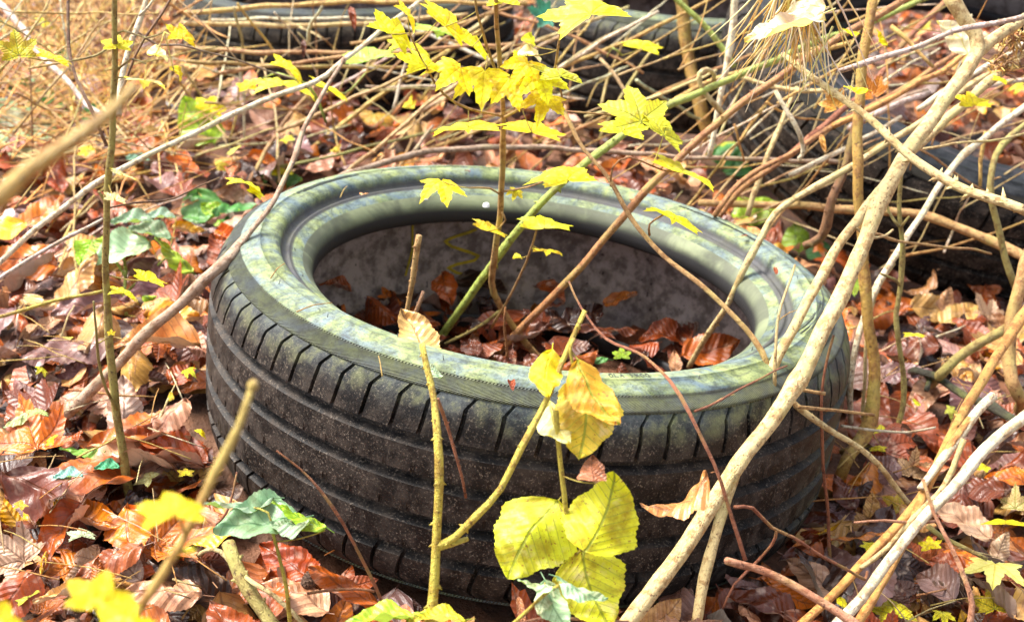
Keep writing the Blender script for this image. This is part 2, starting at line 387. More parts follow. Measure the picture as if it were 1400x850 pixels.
M_NIB = simple('nib_rubber', (.012, .012, .012), .5)
qn = random.Random(8)
for k in range(26):
    a = 2 * math.pi * (k + qn.uniform(-.2, .2)) / 26; r = qn.choice((.262, .276, .236)); z = {.262: .2005, .276: .200, .236: .185}[r]; t_ = Vector((qn.gauss(0, .5), qn.gauss(0, .5), 1)).normalized() * qn.uniform(.003, .006); p = Vector((r * math.cos(a), r * math.sin(a), z))
    V_ = [p + Vector((.0005 * math.cos(j * 2.1), .0005 * math.sin(j * 2.1), -.0005)) for j in range(3)] + [p + t_ + Vector((.0003 * math.cos(j * 2.1), .0003 * math.sin(j * 2.1), 0)) for j in range(3)]
    o = bpy.data.objects.new('moulding_nib', mesh_from('moulding_nib', V_, [(0, 1, 4, 3), (1, 2, 5, 4), (2, 0, 3, 5), (3, 4, 5)])); o.data.materials.append(M_NIB); C.objects.link(o); o.parent = front
for px, py, Y, s_ in ((607, 265, 1.42, .0022), (583, 270, 1.42, .0018), (665, 280, 1.40, .0034)):
    # white splashes on the far bead
    oo = inv0 @ Vector((0, 0, CH)); dd = (inv0.to_3x3() @ ray(px, py)).normalized(); tt = (.184 - oo.z) / dd.z; p = oo + dd * tt
    V_ = [p + Vector((s_ * math.cos(j * .7) * (1 + .4 * math.sin(j * 2.3)), s_ * .8 * math.sin(j * .7), .0012)) for j in range(9)] + [p + Vector((0, 0, .0026))] + [p + Vector((1.15 * s_ * math.cos(j * .7), s_ * math.sin(j * .7), -.002)) for j in range(9)]
    o = bpy.data.objects.new('white_splash', mesh_from('white_splash', V_, [(j, (j + 1) % 9, 9) for j in range(9)] + [(10 + j, 10 + (j + 1) % 9, (j + 1) % 9, j) for j in range(9)])); o.data.materials.append(M_WHITE); C.objects.link(o); o.parent = front

# ------------------------------------------------------------ ground
def ground():
    xs = np.concatenate([[-60, -25, -10, -5], np.linspace(-3, 3, 121), [5, 10, 25, 60]]); ys = np.concatenate([[-60, -20, -6, -2, -.5], np.linspace(0, 5, 101), [7, 11, 20, 45, 90]])
    V = [(x, y, ground_z(max(-3, min(3, x)), max(-.5, min(5, y))) - .012 + (.004 * math.sin(37 * x) * math.sin(41 * y))) for y in ys for x in xs]
    nx = len(xs); F = [(j * nx + i, j * nx + i + 1, (j + 1) * nx + i + 1, (j + 1) * nx + i) for j in range(len(ys) - 1) for i in range(nx - 1)]
    t = NT('forest_floor'); vec = t.n('TexCoord').outputs['Object']
    v = t.n('TexVoronoi'); t.set(v.inputs['Vector'], vec); v.inputs['Scale'].default_value = 22
    c = t.mix(t.step(t.noise(vec, 9, 4), .4, .6), (.035, .018, .010), (.11, .045, .018))
    sc = t.n('SeparateColor'); t.set(sc.inputs[0], v.outputs['Color'])
    c = t.mix(t.math('MULTIPLY', sc.outputs[0], .6), c, (.20, .075, .03))
    t.P(Base_Color=c, Roughness=.8, Normal=t.bump(t.math('ADD', v.outputs['Distance'], t.noise(vec, 60, 5)), 1, .01))
    tag(link('ground', mesh_from('ground', V, F), t.m), 'dark damp forest soil under the fallen leaves', kind='structure')
ground()

# ------------------------------------------------------------ leaf shapes (unit length along +Y, face up +Z)
def grid_leaf(nu, nv, width, form, seed, serr=.03, tip=1.0, pleat=.0, veins=9, base=.0):
    q = random.Random(seed); V, F, UV = [], [], []
    curl = {'flat': q.uniform(.05, .25), 'curled': q.uniform(1.3, 2.3), 'arched': q.uniform(.1, .5), 'folded': q.uniform(.2, .5)}[form]
    bend = {'flat': q.uniform(-.2, .4), 'curled': q.uniform(-.3, .8), 'arched': q.uniform(1.0, 2.0), 'folded': q.uniform(-.3, .5)}[form]
    fold = R(q.uniform(35, 60)) if form == 'folded' else R(q.uniform(3, 14)); sgn = 1 if q.random() < .55 else -1
    tw = q.uniform(-.5, .5); side = q.uniform(-.08, .08); ph = [q.uniform(0, 6) for _ in range(5)]
    for i in range(nu + 1):
        u = i / nu
        wv = width * (math.sin(math.pi * min(1, u ** .78)) ** .72) * (1 - .25 * (u - .45)) if 0 < u < 1 else .0
        wv = max(wv, .004)
        for j in range(nv + 1):
            v = -1 + 2 * j / nv
            half = wv / 2 * (1 + (serr * (1 if (i % 2) else -1) if abs(v) > .99 else 0) + (.07 * math.sin(9 * u + ph[0] + (2 if v > 0 else 0)) + .05 * math.sin(23 * u + ph[1] * (2 if v > 0 else 1))) * abs(v))
            x = v * half; ax = abs(x)
            if curl > .8:
                th = ax / (width / 2) * curl * (.8 + .4 * math.sin(3 * u + ph[1])); rad = (width / 2) / curl
                X = math.copysign(rad * math.sin(th), x); Z = rad * (1 - math.cos(th))
            else:
                X = x * math.cos(fold); Z = ax * math.sin(fold) + curl * ax * ax * 2
            Z += pleat * (abs(((u * veins - ax * veins * .8) % 1) - .5) - .25) * min(1, ax * 14)
            Z += .042 * math.sin(7 * u + ph[2]) * math.sin(3 * v + ph[3]) + .026 * math.sin(19 * u + ph[4] + 4 * v)
            Y = u
            if abs(bend) > .01:
                t = bend * (u - .5); Y = .5 + math.sin(t) / bend; Zb = (1 - math.cos(t)) / bend
            else: Zb = 0
            a = tw * (u - .5); X2 = X * math.cos(a) - Z * math.sin(a); Z2 = X * math.sin(a) + Z * math.cos(a)
            V.append((X2 + side * math.sin(math.pi * u), Y, sgn * (Z2 - Zb))); UV.append((x, u))
    n = nv + 1
    for i in range(nu):
        for j in range(nv): F.append((i * n + j, i * n + j + 1, (i + 1) * n + j + 1, (i + 1) * n + j))
    # stalk
    b = len(V); L = q.uniform(.06, .16)
    for k, (yy, rr_) in enumerate(((0.01, .009), (-L, .007))):
        for s in range(4): V.append((rr_ * math.cos(s * 1.57), yy, V[n // 2][2] + rr_ * math.sin(s * 1.57) + k * sgn * .02)); UV.append((0, 0))
    for s in range(4): F.append((b + s, b + (s + 1) % 4, b + 4 + (s + 1) % 4, b + 4 + s))
    return V, F, UV
def maple_leaf(seed, nr=7, lobes=((0, 1.0), (50, .88), (104, .60)), sinus=.48, wav=1.0, droop=.3, teeth=.05, sub=5):
    q = random.Random(seed); V, F, UV = [(0, 0, 0)], [], [(0, 0)]
    axes = sorted([a for a, _ in lobes if a] + [-a for a, _ in lobes if a] + [0]); L = {a: l for a, l in lobes}; L.update({-a: l for a, l in lobes})
    angs = []
    for a, b in zip(axes, axes[1:]):
        for k in range(2 * sub): angs.append((a + (b - a) * k / (2 * sub), a, b))
    angs.append((axes[-1], axes[-2], axes[-1])); end = axes[-1]
    for s in (-1, 1):
        ex = [(s * (end + d), s * end, s * end) for d in (12, 25, 38)]
        angs = (ex[::-1] + angs) if s < 0 else angs + ex
    ph = [q.uniform(0, 6) for _ in range(6)]
    for k, (a, la, lb) in enumerate(angs):
        if la == lb: r = L[abs(la)] * (1 - .030 * abs(abs(a) - abs(la))) ; near = la; r = max(r, .16) * .9
        else:
            t = (a - la) / (lb - la); near = la if t < .5 else lb; d = min(t, 1 - t) * 2
            pk = L[near]; s_ = sinus * (.75 + .25 * min(L[la], L[lb]) / .8)
            f = 1 - d; prof = (f ** 1.1) if f < .8 else .78 + (f - .8) * 1.1
            r = s_ + (pk - s_) * max(0, min(1, prof))
            r *= 1 + teeth * (1 if k % 2 else -1) * (1 if .15 < d < .85 else 0)
        ra = R(a)
        for i in range(1, nr + 1):
            rr_ = r * i / nr; x = rr_ * math.sin(ra); y = rr_ * math.cos(ra)
            pd = rr_ * math.sin(R(abs(a - near)))
            z = -droop * rr_ * rr_ * (.6 + .4 * math.sin(2 * ra + ph[0])) + .05 * wav * math.sin(5 * x + ph[1]) * math.sin(4 * y + ph[2]) + pd * .25
            V.append((x, y, z)); UV.append((pd, rr_ * math.cos(R(abs(a - near)))))
    for k in range(len(angs) - 1):
        b = 1 + k * nr; c = b + nr; F.append((0, c, b))
        for i in range(nr - 1): F.append((b + i, c + i, c + i + 1, b + i + 1))
    return V, F, UV
FORMS = ['flat', 'flat', 'curled', 'arched', 'folded', 'flat', 'curled', 'arched', 'folded', 'flat', 'curled', 'arched', 'flat', 'flat', 'folded', 'curled']
BEECH = []
for i, f in enumerate(FORMS):
    V, F, UV = grid_leaf(30, 10, rnd.uniform(.5, .66), f, 100 + i, pleat=rnd.uniform(.004, .014)); BEECH.append((f, mesh_from('beech_leaf', V, F, uv=UV)))
LOBED = [('lobed', mesh_from('lobed_leaf', *maple_leaf(200 + i, droop=rnd.uniform(-.5, .9), wav=2.2)[:2], uv=None)) for i in range(0)]
for i in range(4):
    V, F, UV = maple_leaf(200 + i, droop=(-.5, .8, .3, -.9)[i], wav=2.5, lobes=((0, 1), (48, .8), (95, .6))); LOBED.append(('lobed', mesh_from('lobed_leaf', V, F, uv=UV)))
MAPLE = []
for i in range(6):
    V, F, UV = maple_leaf(300 + i, droop=(.15, .4, .6, .25, .1, .5)[i], wav=1.0); MAPLE.append(mesh_from('maple_leaf', V, F, uv=UV))
LEAFLET = []
for i in range(5):
    V, F, UV = grid_leaf(34, 12, (.78, .9, .7, .5, .62)[i], 'flat' if i < 4 else 'arched', 400 + i, serr=.022, pleat=.018); LEAFLET.append(mesh_from('leaflet', V, F, uv=UV))
for _, m in BEECH + LOBED: m.materials.append(M_LITTER)

# ------------------------------------------------------------ placing a leaf flat or tilted
def leaf_mw(center, size, n, spin, mid=.5):
    """size = length of the leaf; centre of blade at center"""
    n = Vector(n).normalized(); x = Vector((1, 0, 0)) if abs(n.x) < .9 else Vector((0, 1, 0)); x = (x - n * x.dot(n)).normalized(); y = n.cross(x)
    m = Matrix((x, y, n)).transposed().to_4x4() @ Matrix.Rotation(spin, 4, 'Z') @ Matrix.Diagonal((size, size, size, 1)) @ Matrix.Translation((0, -mid, 0))
    return Matrix.Translation(center) @ m
def leaf_view(px, py, Y, wpx, ratio=.5, roll=0, spin=0, mid=.3, span=1.45, sgn=1):
    """blade seen wpx wide and ratio as tall, turned by roll in view; a real tilt, not a squash"""
    c0 = P(px, py, Y); size = wpx / FPX * depth(c0) / span
    d = -ray(px, py).normalized(); u = (SUP - d * SUP.dot(d)).normalized(); r = u.cross(d)
    cr, sr = math.cos(R(roll)), math.sin(R(roll)); r2 = r * cr + u * sr; u2 = u * cr - r * sr
    n = (d * ratio + u2 * math.sqrt(max(0, 1 - ratio * ratio)) * sgn).normalized(); y = n.cross(r2).normalized()
    m = Matrix((r2, y, n)).transposed().to_4x4() @ Matrix.Rotation(R(spin), 4, 'Z') @ Matrix.Diagonal((size, size, size, 1)) @ Matrix.Translation((0, -mid, 0))
    return Matrix.Translation(c0) @ m

# ------------------------------------------------------------ litter
COL = {'rust brown': (.27, .050, .005), 'chestnut brown': (.115, .024, .006), 'tan': (.55, .29, .08), 'pinkish brown': (.46, .23, .12), 'mauve brown': (.17, .08, .065), 'orange brown': (.50, .13, .003), 'dark brown': (.035, .012, .006), 'golden': (.68, .34, .010), 'copper': (.36, .085, .009)}
COLW = ['rust brown'] * 6 + ['chestnut brown'] * 5 + ['tan'] * 6 + ['pinkish brown'] * 4 + ['mauve brown'] * 4 + ['orange brown'] * 5 + ['dark brown'] * 4 + ['golden'] * 1 + ['copper'] * 5
TYRES = [(T0.x, T0.y, .315, .315), (.745, 2.06, .42, .41), (.35, 2.49, .315, .315), (-.31, 2.50, .315, .315)]
def under_tyre(x, y, pad=0.0):
    for i, (a, b, r, q_) in enumerate(TYRES):
        d = math.hypot(x - a, y - b)
        if d < r + pad:
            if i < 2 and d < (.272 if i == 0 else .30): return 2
            return 1
    return 0
def jit(c, s=.25):
    k = 1 + rnd.uniform(-s, s); return tuple(max(.005, x * k * (1 + rnd.uniform(-.12, .12))) for x in c)
def region(px, py, inside):
    if inside == 1: return 'inside the nearest tyre'
    if px < 300:
        return 'at the upper left beside the dry grass' if py < 230 else 'left of the nearest tyre behind the sapling' if py < 420 else 'left of the nearest tyre around the sapling' if py < 600 else 'in the lower left near the sapling foot' if px < 190 else 'under the green leaves left of the nearest tyre'
    if px < 860 and py < 330: return 'behind the nearest tyre'
    if py > 640 and px < 860: return 'at the front foot of the nearest tyre'
    if px >= 860:
        return 'behind the nearest tyre' if py < 350 and px < 1100 else 'in the hole of the big right tyre' if py < 330 else 'before the big right tyre' if py < 480 else 'behind the slanting canes' if py < 660 else 'in the lower right among the slanting canes'
    return 'beside the nearest tyre'
labelled = []      # (object, colour, form word, region, px, noun)
def put_litter(me, form, cname, mw, noun='beech leaf', col=None, label=None):
    o = bpy.data.objects.new('fallen_leaf', me); C.objects.link(o); o.matrix_world = mw
    o.color = (*(col or jit(COL[cname])), 1); o['category'] = 'leaf'
    c = mw.translation if label else (mw @ Vector((0, .5, 0)))
    px, py = pix(c)
    if label: o['label'] = label
    else: labelled.append((o, cname, form, region(px, py, under_tyre(c.x, c.y) == 2 and c.y < 1.6), px, noun))
    return o
def litter():
    cand = []
    # top layer: scattered, then sorted by how large each shows
    tries = 0
    while len(cand) < 300 and tries < 60000:
        tries += 1
        y = .62 + 1.25 * rnd.random() ** 1.0; x = rnd.uniform(-.62, .62) * (y / .9)
        inn = under_tyre(x, y, .01)
        if inn == 1: continue
        z = ground_z(x, y) + .012 + .022 * rnd.random()
        if inn == 2: z = T0.z + .034 + .035 * rnd.random() - .12 * (x - T0.x)
        px, py = pix(Vector((x, y, z)))
        if not (-60 < px < 1460 and -20 < py < 900): continue
        if 330 < px < 1080 and 520 < py < 830 and y > .9: continue
        if y < .80 and 400 < px < 800 and py > 870: continue
        s = rnd.uniform(.044, .094) * (.75 if inn == 2 else 1)
        if any((x - a[0]) ** 2 + (y - a[1]) ** 2 < ((s + a[3]) * .24) ** 2 for a in cand): continue
        cand.append((x, y, z, s))
    for x, y, z, s in cand[:285]:
        cname = rnd.choice(COLW)
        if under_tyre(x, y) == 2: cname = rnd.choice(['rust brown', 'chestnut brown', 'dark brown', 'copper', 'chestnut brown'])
        n = Vector((rnd.gauss(0, .34), rnd.gauss(-.12, .36), 1))
        if rnd.random() < .2:
            form, me = rnd.choice(LOBED); noun = 'maple leaf'; s *= .62; mid = .2
        else: form, me = rnd.choice(BEECH); noun = 'beech leaf'; mid = .5
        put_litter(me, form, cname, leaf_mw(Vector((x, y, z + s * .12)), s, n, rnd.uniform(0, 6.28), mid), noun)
    # everything else: one mass
    V, F, UV, TN = [], [], [], []
    shapes = [grid_leaf(8, 4, rnd.uniform(.5, .66), rnd.choice(['flat', 'flat', 'curled', 'arched', 'folded']), 500 + i, serr=0) for i in range(12)] + [maple_leaf(600 + i, nr=3, droop=rnd.uniform(-.6, .8), wav=2, teeth=0, sub=3) for i in range(3)]
    arr = [(np.array(a), b, c, i >= 12) for i, (a, b, c) in enumerate(shapes)]
    nleaf = 0
    for _ in range(40000):
        if nleaf > 9500: break
        y = .35 + 4.6 * rnd.random() ** 1.25; x = rnd.uniform(-.75, .75) * (y * .62 + .45)
        inn = under_tyre(x, y, .0)
        if inn == 1: continue
        z = ground_z(x, y) + .014 * rnd.random() - .003
        if inn == 2 and y < 1.6: z = T0.z + .010 + .045 * rnd.random() - .13 * (x - T0.x)
        elif inn == 2: z = ground_z(x, y) + .05 + .03 * rnd.random()
        near = y < 1.75
        s = rnd.uniform(.036, .074); tl = .28 if near else .42
        if not near: z += .03 * rnd.random()
        a, f, uvs, lob = rnd.choice(arr)
        if lob: s *= .62
        m = np.array(leaf_mw(Vector((x, y, z)), s, (rnd.gauss(0, tl), rnd.gauss(-.1, tl), 1), rnd.uniform(0, 6.28)))
        w_ = a @ m[:3, :3].T + m[:3, 3]; b = len(V); V += w_.tolist(); F += [tuple(b + i for i in q_) for q_ in f]; UV += uvs
        c = jit(COL[rnd.choice(COLW)], .3)
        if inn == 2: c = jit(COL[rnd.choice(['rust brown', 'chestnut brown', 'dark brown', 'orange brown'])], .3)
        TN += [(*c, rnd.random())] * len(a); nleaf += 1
    me = mesh_from('leaf_litter', V, F, uv=UV); at = me.color_attributes.new('tint', 'FLOAT_COLOR', 'POINT'); at.data.foreach_set('color', np.array(TN, np.float32).ravel())
    tag(link('leaf_litter', me, M_LITTERS), 'deep mass of brown fallen leaves covering the forest floor', 'leaf litter', kind='stuff')
litter()

# ------------------------------------------------------------ stems
SC = {'pale': (.60, .48, .24), 'cream': (.64, .49, .22), 'white': (.78, .67, .46), 'olive': (.34, .27, .07), 'mustard': (.42, .24, .04), 'red': (.33, .11, .045), 'pink': (.52, .24, .13), 'green': (.34, .42, .07), 'yellowgreen': (.58, .46, .06), 'orange': (.62, .30, .07), 'brown': (.22, .10, .035), 'grey': (.44, .30, .20), 'lilac': (.62, .48, .42), 'dark': (.04, .04, .015), 'straw': (.62, .40, .10), 'tan': (.50, .29, .10), 'russet': (.42, .19, .06)}
def catmull(pts, step=.012):
    pts = [Vector(p) for p in pts]; q = [pts[0] * 2 - pts[1]] + pts + [pts[-1] * 2 - pts[-2]]; out = []
    for i in range(1, len(q) - 2):
        p0, p1, p2, p3 = q[i - 1:i + 3]; n = max(2, min(24, int((p2 - p1).length / step)))
        for k in range(n):
            t = k / n; out.append(.5 * ((2 * p1) + (p2 - p0) * t + (2 * p0 - 5 * p1 + 4 * p2 - p3) * t * t + (3 * p1 - p0 - 3 * p2 + p3) * t ** 3))
    out.append(q[-2]); return out
class Tube:
    def __init__(s): s.V, s.F, s.UV = [], [], []
    def add(s, pts, r0, r1=None, seg=8, wob=.0, knots=0.0, thorns=0, q=rnd, smooth=True, tsize=.55):
        if r1 is None: r1 = r0
        path = catmull(pts) if smooth else [Vector(p) for p in pts]
        if wob:
            ph = [q.uniform(0, 6) for _ in range(6)]; acc = 0
            for i, p in enumerate(path):
                if i: acc += (p - path[i - 1]).length if i else 0
                a = acc * 40; e = min(1, i / 2, (len(path) - 1 - i) / 2)
                path[i] = p + Vector((math.sin(a + ph[0]) + .6 * math.sin(2.3 * a + ph[1]), math.sin(a + ph[2]), math.sin(a * 1.1 + ph[3]) + .6 * math.sin(2.1 * a + ph[4]))) * wob * e
        n = len(path); t0 = (path[1] - path[0]).normalized(); u = t0.orthogonal().normalized(); L = 0; base = len(s.V); cum = []
        nk = [q.uniform(0, 1) for _ in range(int(knots * sum((path[i + 1] - path[i]).length for i in range(n - 1)) * 16) + (1 if knots else 0))]
        for i in range(n):
            a = path[max(0, i - 1)]; b = path[min(n - 1, i + 1)]; t = (b - a).normalized(); u = (u - t * u.dot(t)).normalized(); v = t.cross(u)
            if i: L += (path[i] - path[i - 1]).length
            cum.append((path[i].copy(), u.copy(), v.copy(), t.copy(), r0 + (r1 - r0) * i / (n - 1)))
            r = r0 + (r1 - r0) * i / (n - 1); f = i / (n - 1)
            for k_ in nk: r *= 1 + .13 * math.exp(-((f - k_) * (n - 1) / 1.1) ** 2)
            r *= 1 + q.uniform(-.05, .05)
            for k in range(seg):
                a_ = 2 * math.pi * k / seg; s.V.append(path[i] + (u * math.cos(a_) + v * math.sin(a_)) * r); s.UV.append((min(k, seg - k) / seg, L))
        for i in range(n - 1):
            for k in range(seg): a = base + i * seg + k; b = base + i * seg + (k + 1) % seg; s.F.append((a, b, b + seg, a + seg))
        s.F.append(tuple(base + k for k in range(seg))[::-1]); s.F.append(tuple(base + (n - 1) * seg + k for k in range(seg)))
        for _ in range(thorns):
            p, u_, v_, t_, r = q.choice(cum[1:-1] or cum); a_ = q.uniform(0, 6.28); d = u_ * math.cos(a_) + v_ * math.sin(a_); w = t_.cross(d); b = len(s.V); h = r * q.uniform(1.0, 1.9) * tsize
            for k in range(4): s.V.append(p + d * r * .8 + (t_ * math.cos(k * 1.571) * 1.3 + w * math.sin(k * 1.571) * .6) * r * .45); s.UV.append((0, 0))
            s.V.append(p + d * (r + h) - t_ * h * .5); s.UV.append((0, 0))
            for k in range(4): s.F.append((b + k, b + (k + 1) % 4, b + 4))
        return path
    def mesh(s, name): return mesh_from(name, s.V, s.F, uv=s.UV)
def PX(pts): return [P(*p) if p[2] is not None else G(p[0], p[1], .0) for p in pts]
def rpx(r, p): return r / FPX * depth(p)
def stem(name, label, cat, col, pts, r, r2=None, extra=(), wob=.0006, knots=.35, thorns=0, group=None, tsize=.55):
    """pts: (photo x, photo y, world Y); r: half width in photo pixels; extra: side twigs (pts, r, r2)"""
    w = PX(pts); T = Tube(); T.add(w, rpx(r, w[0]), rpx(r2 if r2 is not None else r, w[-1]), wob=wob, knots=knots, thorns=thorns, tsize=tsize)
    for e in extra:
        we = PX(e[0]); T.add(we, rpx(e[1], we[0]), rpx(e[2] if len(e) > 2 else e[1] * .6, we[-1]), seg=6, wob=wob, knots=knots, thorns=thorns // 3)
    base = w[0]; T.V = [v - base for v in T.V]
    o = link(name, T.mesh(name), M_BARK); o.location = base; o.color = (*(SC[col] if isinstance(col, str) else col), 1)
    return tag(o, label, cat, group)
CANE, TWG = 'bare canes and stalks standing over the tyres', 'thin twigs'
# -- in front of and over the nearest tyre
stem('woody_cane', 'thickest pale speckled cane slanting past the tyre and forked at the upper right', 'cane', 'cream', [(850, 862, .765), (905, 790, .80), (1000, 650, .87), (1090, 520, .95), (1150, 402, 1.02), (1198, 290, 1.08), (1242, 205, 1.13), (1292, 138, 1.18), (1338, 66, 1.23), (1318, 28, 1.24), (1294, -14, 1.25)], 12.5, 10,
     extra=[([(1334, 74, 1.225), (1365, 48, 1.25), (1412, 18, 1.28)], 9, 7)], wob=.0009, knots=.5, group=CANE)
stem('woody_cane', 'thinner cream cane running behind the thickest cane and crossing it twice', 'cane', 'cream', [(950, 862, .83), (975, 740, .87), (1000, 660, .91), (1024, 585, .95), (1055, 505, .98), (1078, 460, 1.0), (1112, 398, 1.04), (1150, 330, 1.09), (1185, 285, 1.12), (1240, 215, 1.18), (1300, 158, 1.24), (1345, 118, 1.28), (1390, 84, 1.32)], 7.5, 6, wob=.0008, knots=.8, thorns=3, group=CANE)
stem('bramble_cane', 'pale yellow thorny cane arching down to the right edge over the big tyre', 'cane', 'cream', [(1070, 74, 1.2), (1110, 105, 1.16), (1170, 148, 1.1), (1215, 188, 1.06), (1262, 226, 1.03), (1305, 252, 1.01), (1350, 270, .99), (1412, 292, .97)], 3.6, 7.5, thorns=42, group=CANE, tsize=1.2)
stem('bramble_cane', 'red brown cane rising out of the nearest tyre hole to the upper right', 'cane', 'russet', [(655, 512, 1.29), (720, 440, 1.30), (785, 376, 1.30), (868, 277, 1.31), (940, 205, 1.33), (1000, 152, 1.35), (1070, 102, 1.38), (1112, 74, 1.4), (1160, 44, 1.43), (1230, 4, 1.47), (1255, -14, 1.48)], 5.2, 4.4, thorns=34, group=CANE)
stem('bramble_cane', 'green cane rising out of the nearest tyre hole beside the sapling', 'cane', 'green', [(598, 468, 1.33), (640, 408, 1.31), (700, 325, 1.30), (762, 256, 1.30), (850, 185, 1.34), (910, 147, 1.4), (1000, 108, 1.48), (1060, 82, 1.53), (1120, 56, 1.58), (1190, 32, 1.64), (1290, -14, 1.7)], 5.6, 3.4, thorns=26, group=CANE)
stem('dry_twig', 'pale grey brown twig crossing the tyre hole down to the thin cream cane', 'twig', 'tan', [(770, 150, 1.18), (800, 205, 1.15), (835, 250, 1.12), (872, 312, 1.09), (935, 372, 1.05), (990, 418, 1.02), (1028, 462, 1.0), (1048, 495, .985), (1050, 520, .98)], 2.6, 4, wob=.0009, knots=.7, group=TWG)
stem('bramble_cane', 'pale bone coloured cane bending from the tyre hole over its right rim', 'cane', 'cream', [(942, 502, 1.26), (962, 466, 1.25), (988, 428, 1.24), (1012, 378, 1.24), (1035, 335, 1.25), (1060, 293, 1.27), (1100, 264, 1.29), (1150, 235, 1.32), (1200, 205, 1.36), (1260, 165, 1.4), (1330, 115, 1.45), (1412, 66, 1.5)], 4.2, 4, thorns=12, knots=.6, group=CANE)
stem('dry_twig', 'thin cream upright twig in front of the right rim of the tyre', 'twig', 'cream', [(1087, 362, 1.02), (1075, 400, 1.0), (1064, 440, .985), (1060, 490, .97), (1059, 530, .96)], 1.4, 2.4, knots=.7, group=TWG)
stem('dry_branch', 'brown and bone coloured branch lying over the left rim of the nearest tyre', 'branch', 'grey', [(-14, 660, 1.065), (90, 566, 1.07), (190, 468, 1.075), (290, 372, 1.09), (325, 340, 1.12), (380, 292, 1.23), (440, 256, 1.36), (500, 230, 1.48), (560, 213, 1.53), (650, 202, 1.56), (760, 203, 1.58), (850, 209, 1.6), (960, 216, 1.62), (1080, 219, 1.64), (1150, 222, 1.65)], 8, 2.6, extra=[([(325, 340, 1.12), (365, 290, 1.16), (390, 240, 1.2), (430, 150, 1.28), (470, 80, 1.34)], 4.2, 2.6), ([(560, 213, 1.53), (575, 195, 1.56), (592, 172, 1.6)], 2.6, 2)], wob=.0011, knots=.5, group=CANE)
stem('dry_branch', 'long brown horizontal branch between the nearest tyre and the big right tyre', 'branch', 'tan', [(955, 277, 1.62), (1050, 280, 1.6), (1150, 285, 1.58), (1225, 290, 1.56), (1290, 302, 1.53), (1350, 327, 1.5), (1412, 358, 1.46)], 4.8, 7, wob=.0012, knots=.8, thorns=8, group=CANE)
# -- left
stem('bare_twig', 'thin dark twig leaning to the upper left of the sapling', 'twig', 'brown', [(146, 200, 1.02), (125, 150, 1.03), (106, 108, 1.05), (93, 60, 1.07), (92, 10, 1.09), (94, -14, 1.1)], 2.4, 2, knots=1.2, group=TWG)
stem('dry_branch', 'pale straight stalk rising from the left edge behind the sapling to the top', 'branch', 'white', [(-14, 372, 1.25), (50, 312, 1.27), (140, 246, 1.3), (200, 213, 1.33), (270, 181, 1.37), (350, 141, 1.41), (430, 113, 1.45), (470, 82, 1.48), (530, 36, 1.53), (592, -12, 1.57)], 4, 3.4, knots=.3, wob=.0008, group=CANE)
stem('dry_branch', 'thick white stalk with dark side twig at the top left', 'branch', 'white', [(162, 158, 1.06), (165, 112, 1.08), (178, 60, 1.1), (196, 10, 1.12), (202, -14, 1.13)], 4.4, 3.2, extra=[([(190, 22, 1.11), (205, 8, 1.11), (216, -12, 1.12)], 1.8, 1.2)], group=CANE)
stem('bare_twig', 'thin dark budded twig rising from the sapling toward the top', 'twig', 'brown', [(164, 130, 1.01), (178, 96, 1.02), (198, 56, 1.03), (222, 18, 1.04), (240, -14, 1.05)], 1.9, 1.4, knots=1.4, group=TWG)
stem('dry_branch', 'lilac grey stalk running down from the top left corner', 'branch', 'lilac', [(-12, -4, 1.9), (18, 24, 1.86), (32, 40, 1.83), (50, 70, 1.78), (90, 108, 1.7), (115, 140, 1.66), (140, 157, 1.62)], 4.6, 3, knots=.5, wob=.002, group=CANE)
stem('dry_twig', 'thin white wiry twig running right from the yellow leaf at the upper left', 'twig', 'grey', [(186, 42, 1.2), (215, 62, 1.22), (245, 62, 1.24), (300, 75, 1.3), (350, 92, 1.34), (400, 108, 1.38)], 1.6, 1.1, knots=.5, group=TWG)
stem('blurred_branch', 'out of focus tan branch crossing close in front at the left edge', 'branch', 'straw', [(-30, 300, .36), (40, 232, .365), (90, 198, .37), (150, 152, .38), (185, 116, .385)], 15, 6, knots=.3, wob=.0003, group=CANE)
stem('dry_twig', 'dark and olive wavy twig reaching right from the sapling at mid height', 'twig', 'brown', [(150, 284, 1.02), (195, 276, 1.05), (240, 270, 1.08), (270, 256, 1.1), (300, 243, 1.13)], 1.6, 1.1, knots=.9, group=TWG)
stem('dry_twig', 'straight pale twig slanting down to the left edge below mid height', 'twig', 'lilac', [(140, 300, 1.25), (80, 332, 1.2), (30, 360, 1.17), (-12, 388, 1.15)], 2.2, 3, group=TWG)
stem('dry_twig', 'slim olive twig lying at the left edge above the brown branch', 'twig', 'yellowgreen', [(-12, 436, 1.18), (40, 422, 1.19), (90, 408, 1.21), (140, 398, 1.22)], 3, 2, group=TWG)
# -- in the hole and on the front
stem('bramble_stub', 'rough tan broken stub standing in the left of the tyre hole', 'twig', 'tan', [(549, 462, 1.10), (556, 430, 1.10), (562, 385, 1.10), (568, 352, 1.10), (573, 322, 1.10)], 2.8, 4.4, thorns=16, wob=.0008, group=TWG)
stem('bramble_stub', 'rough red brown stub beside the curled tan leaf on the rim', 'twig', 'brown', [(575, 505, .955), (565, 470, .965), (566, 440, .975), (574, 415, .98), (579, 398, .985)], 3.4, 2.6, thorns=14, wob=.0008, group=TWG)
stem('dry_twig', 'yellow brown twig arching inside the tyre hole', 'twig', 'olive', [(608, 470, 1.3), (640, 454, 1.3), (665, 438, 1.3), (691, 420, 1.3)], 2.2, 2.6, thorns=4, group=TWG)
stem('dry_twig', 'thin red hairy stalk standing in the tyre hole', 'twig', 'russet', [(693, 514, 1.25), (694, 480, 1.25), (690, 450, 1.25), (691, 420, 1.25)], 2, 1.6, thorns=10, group=TWG)
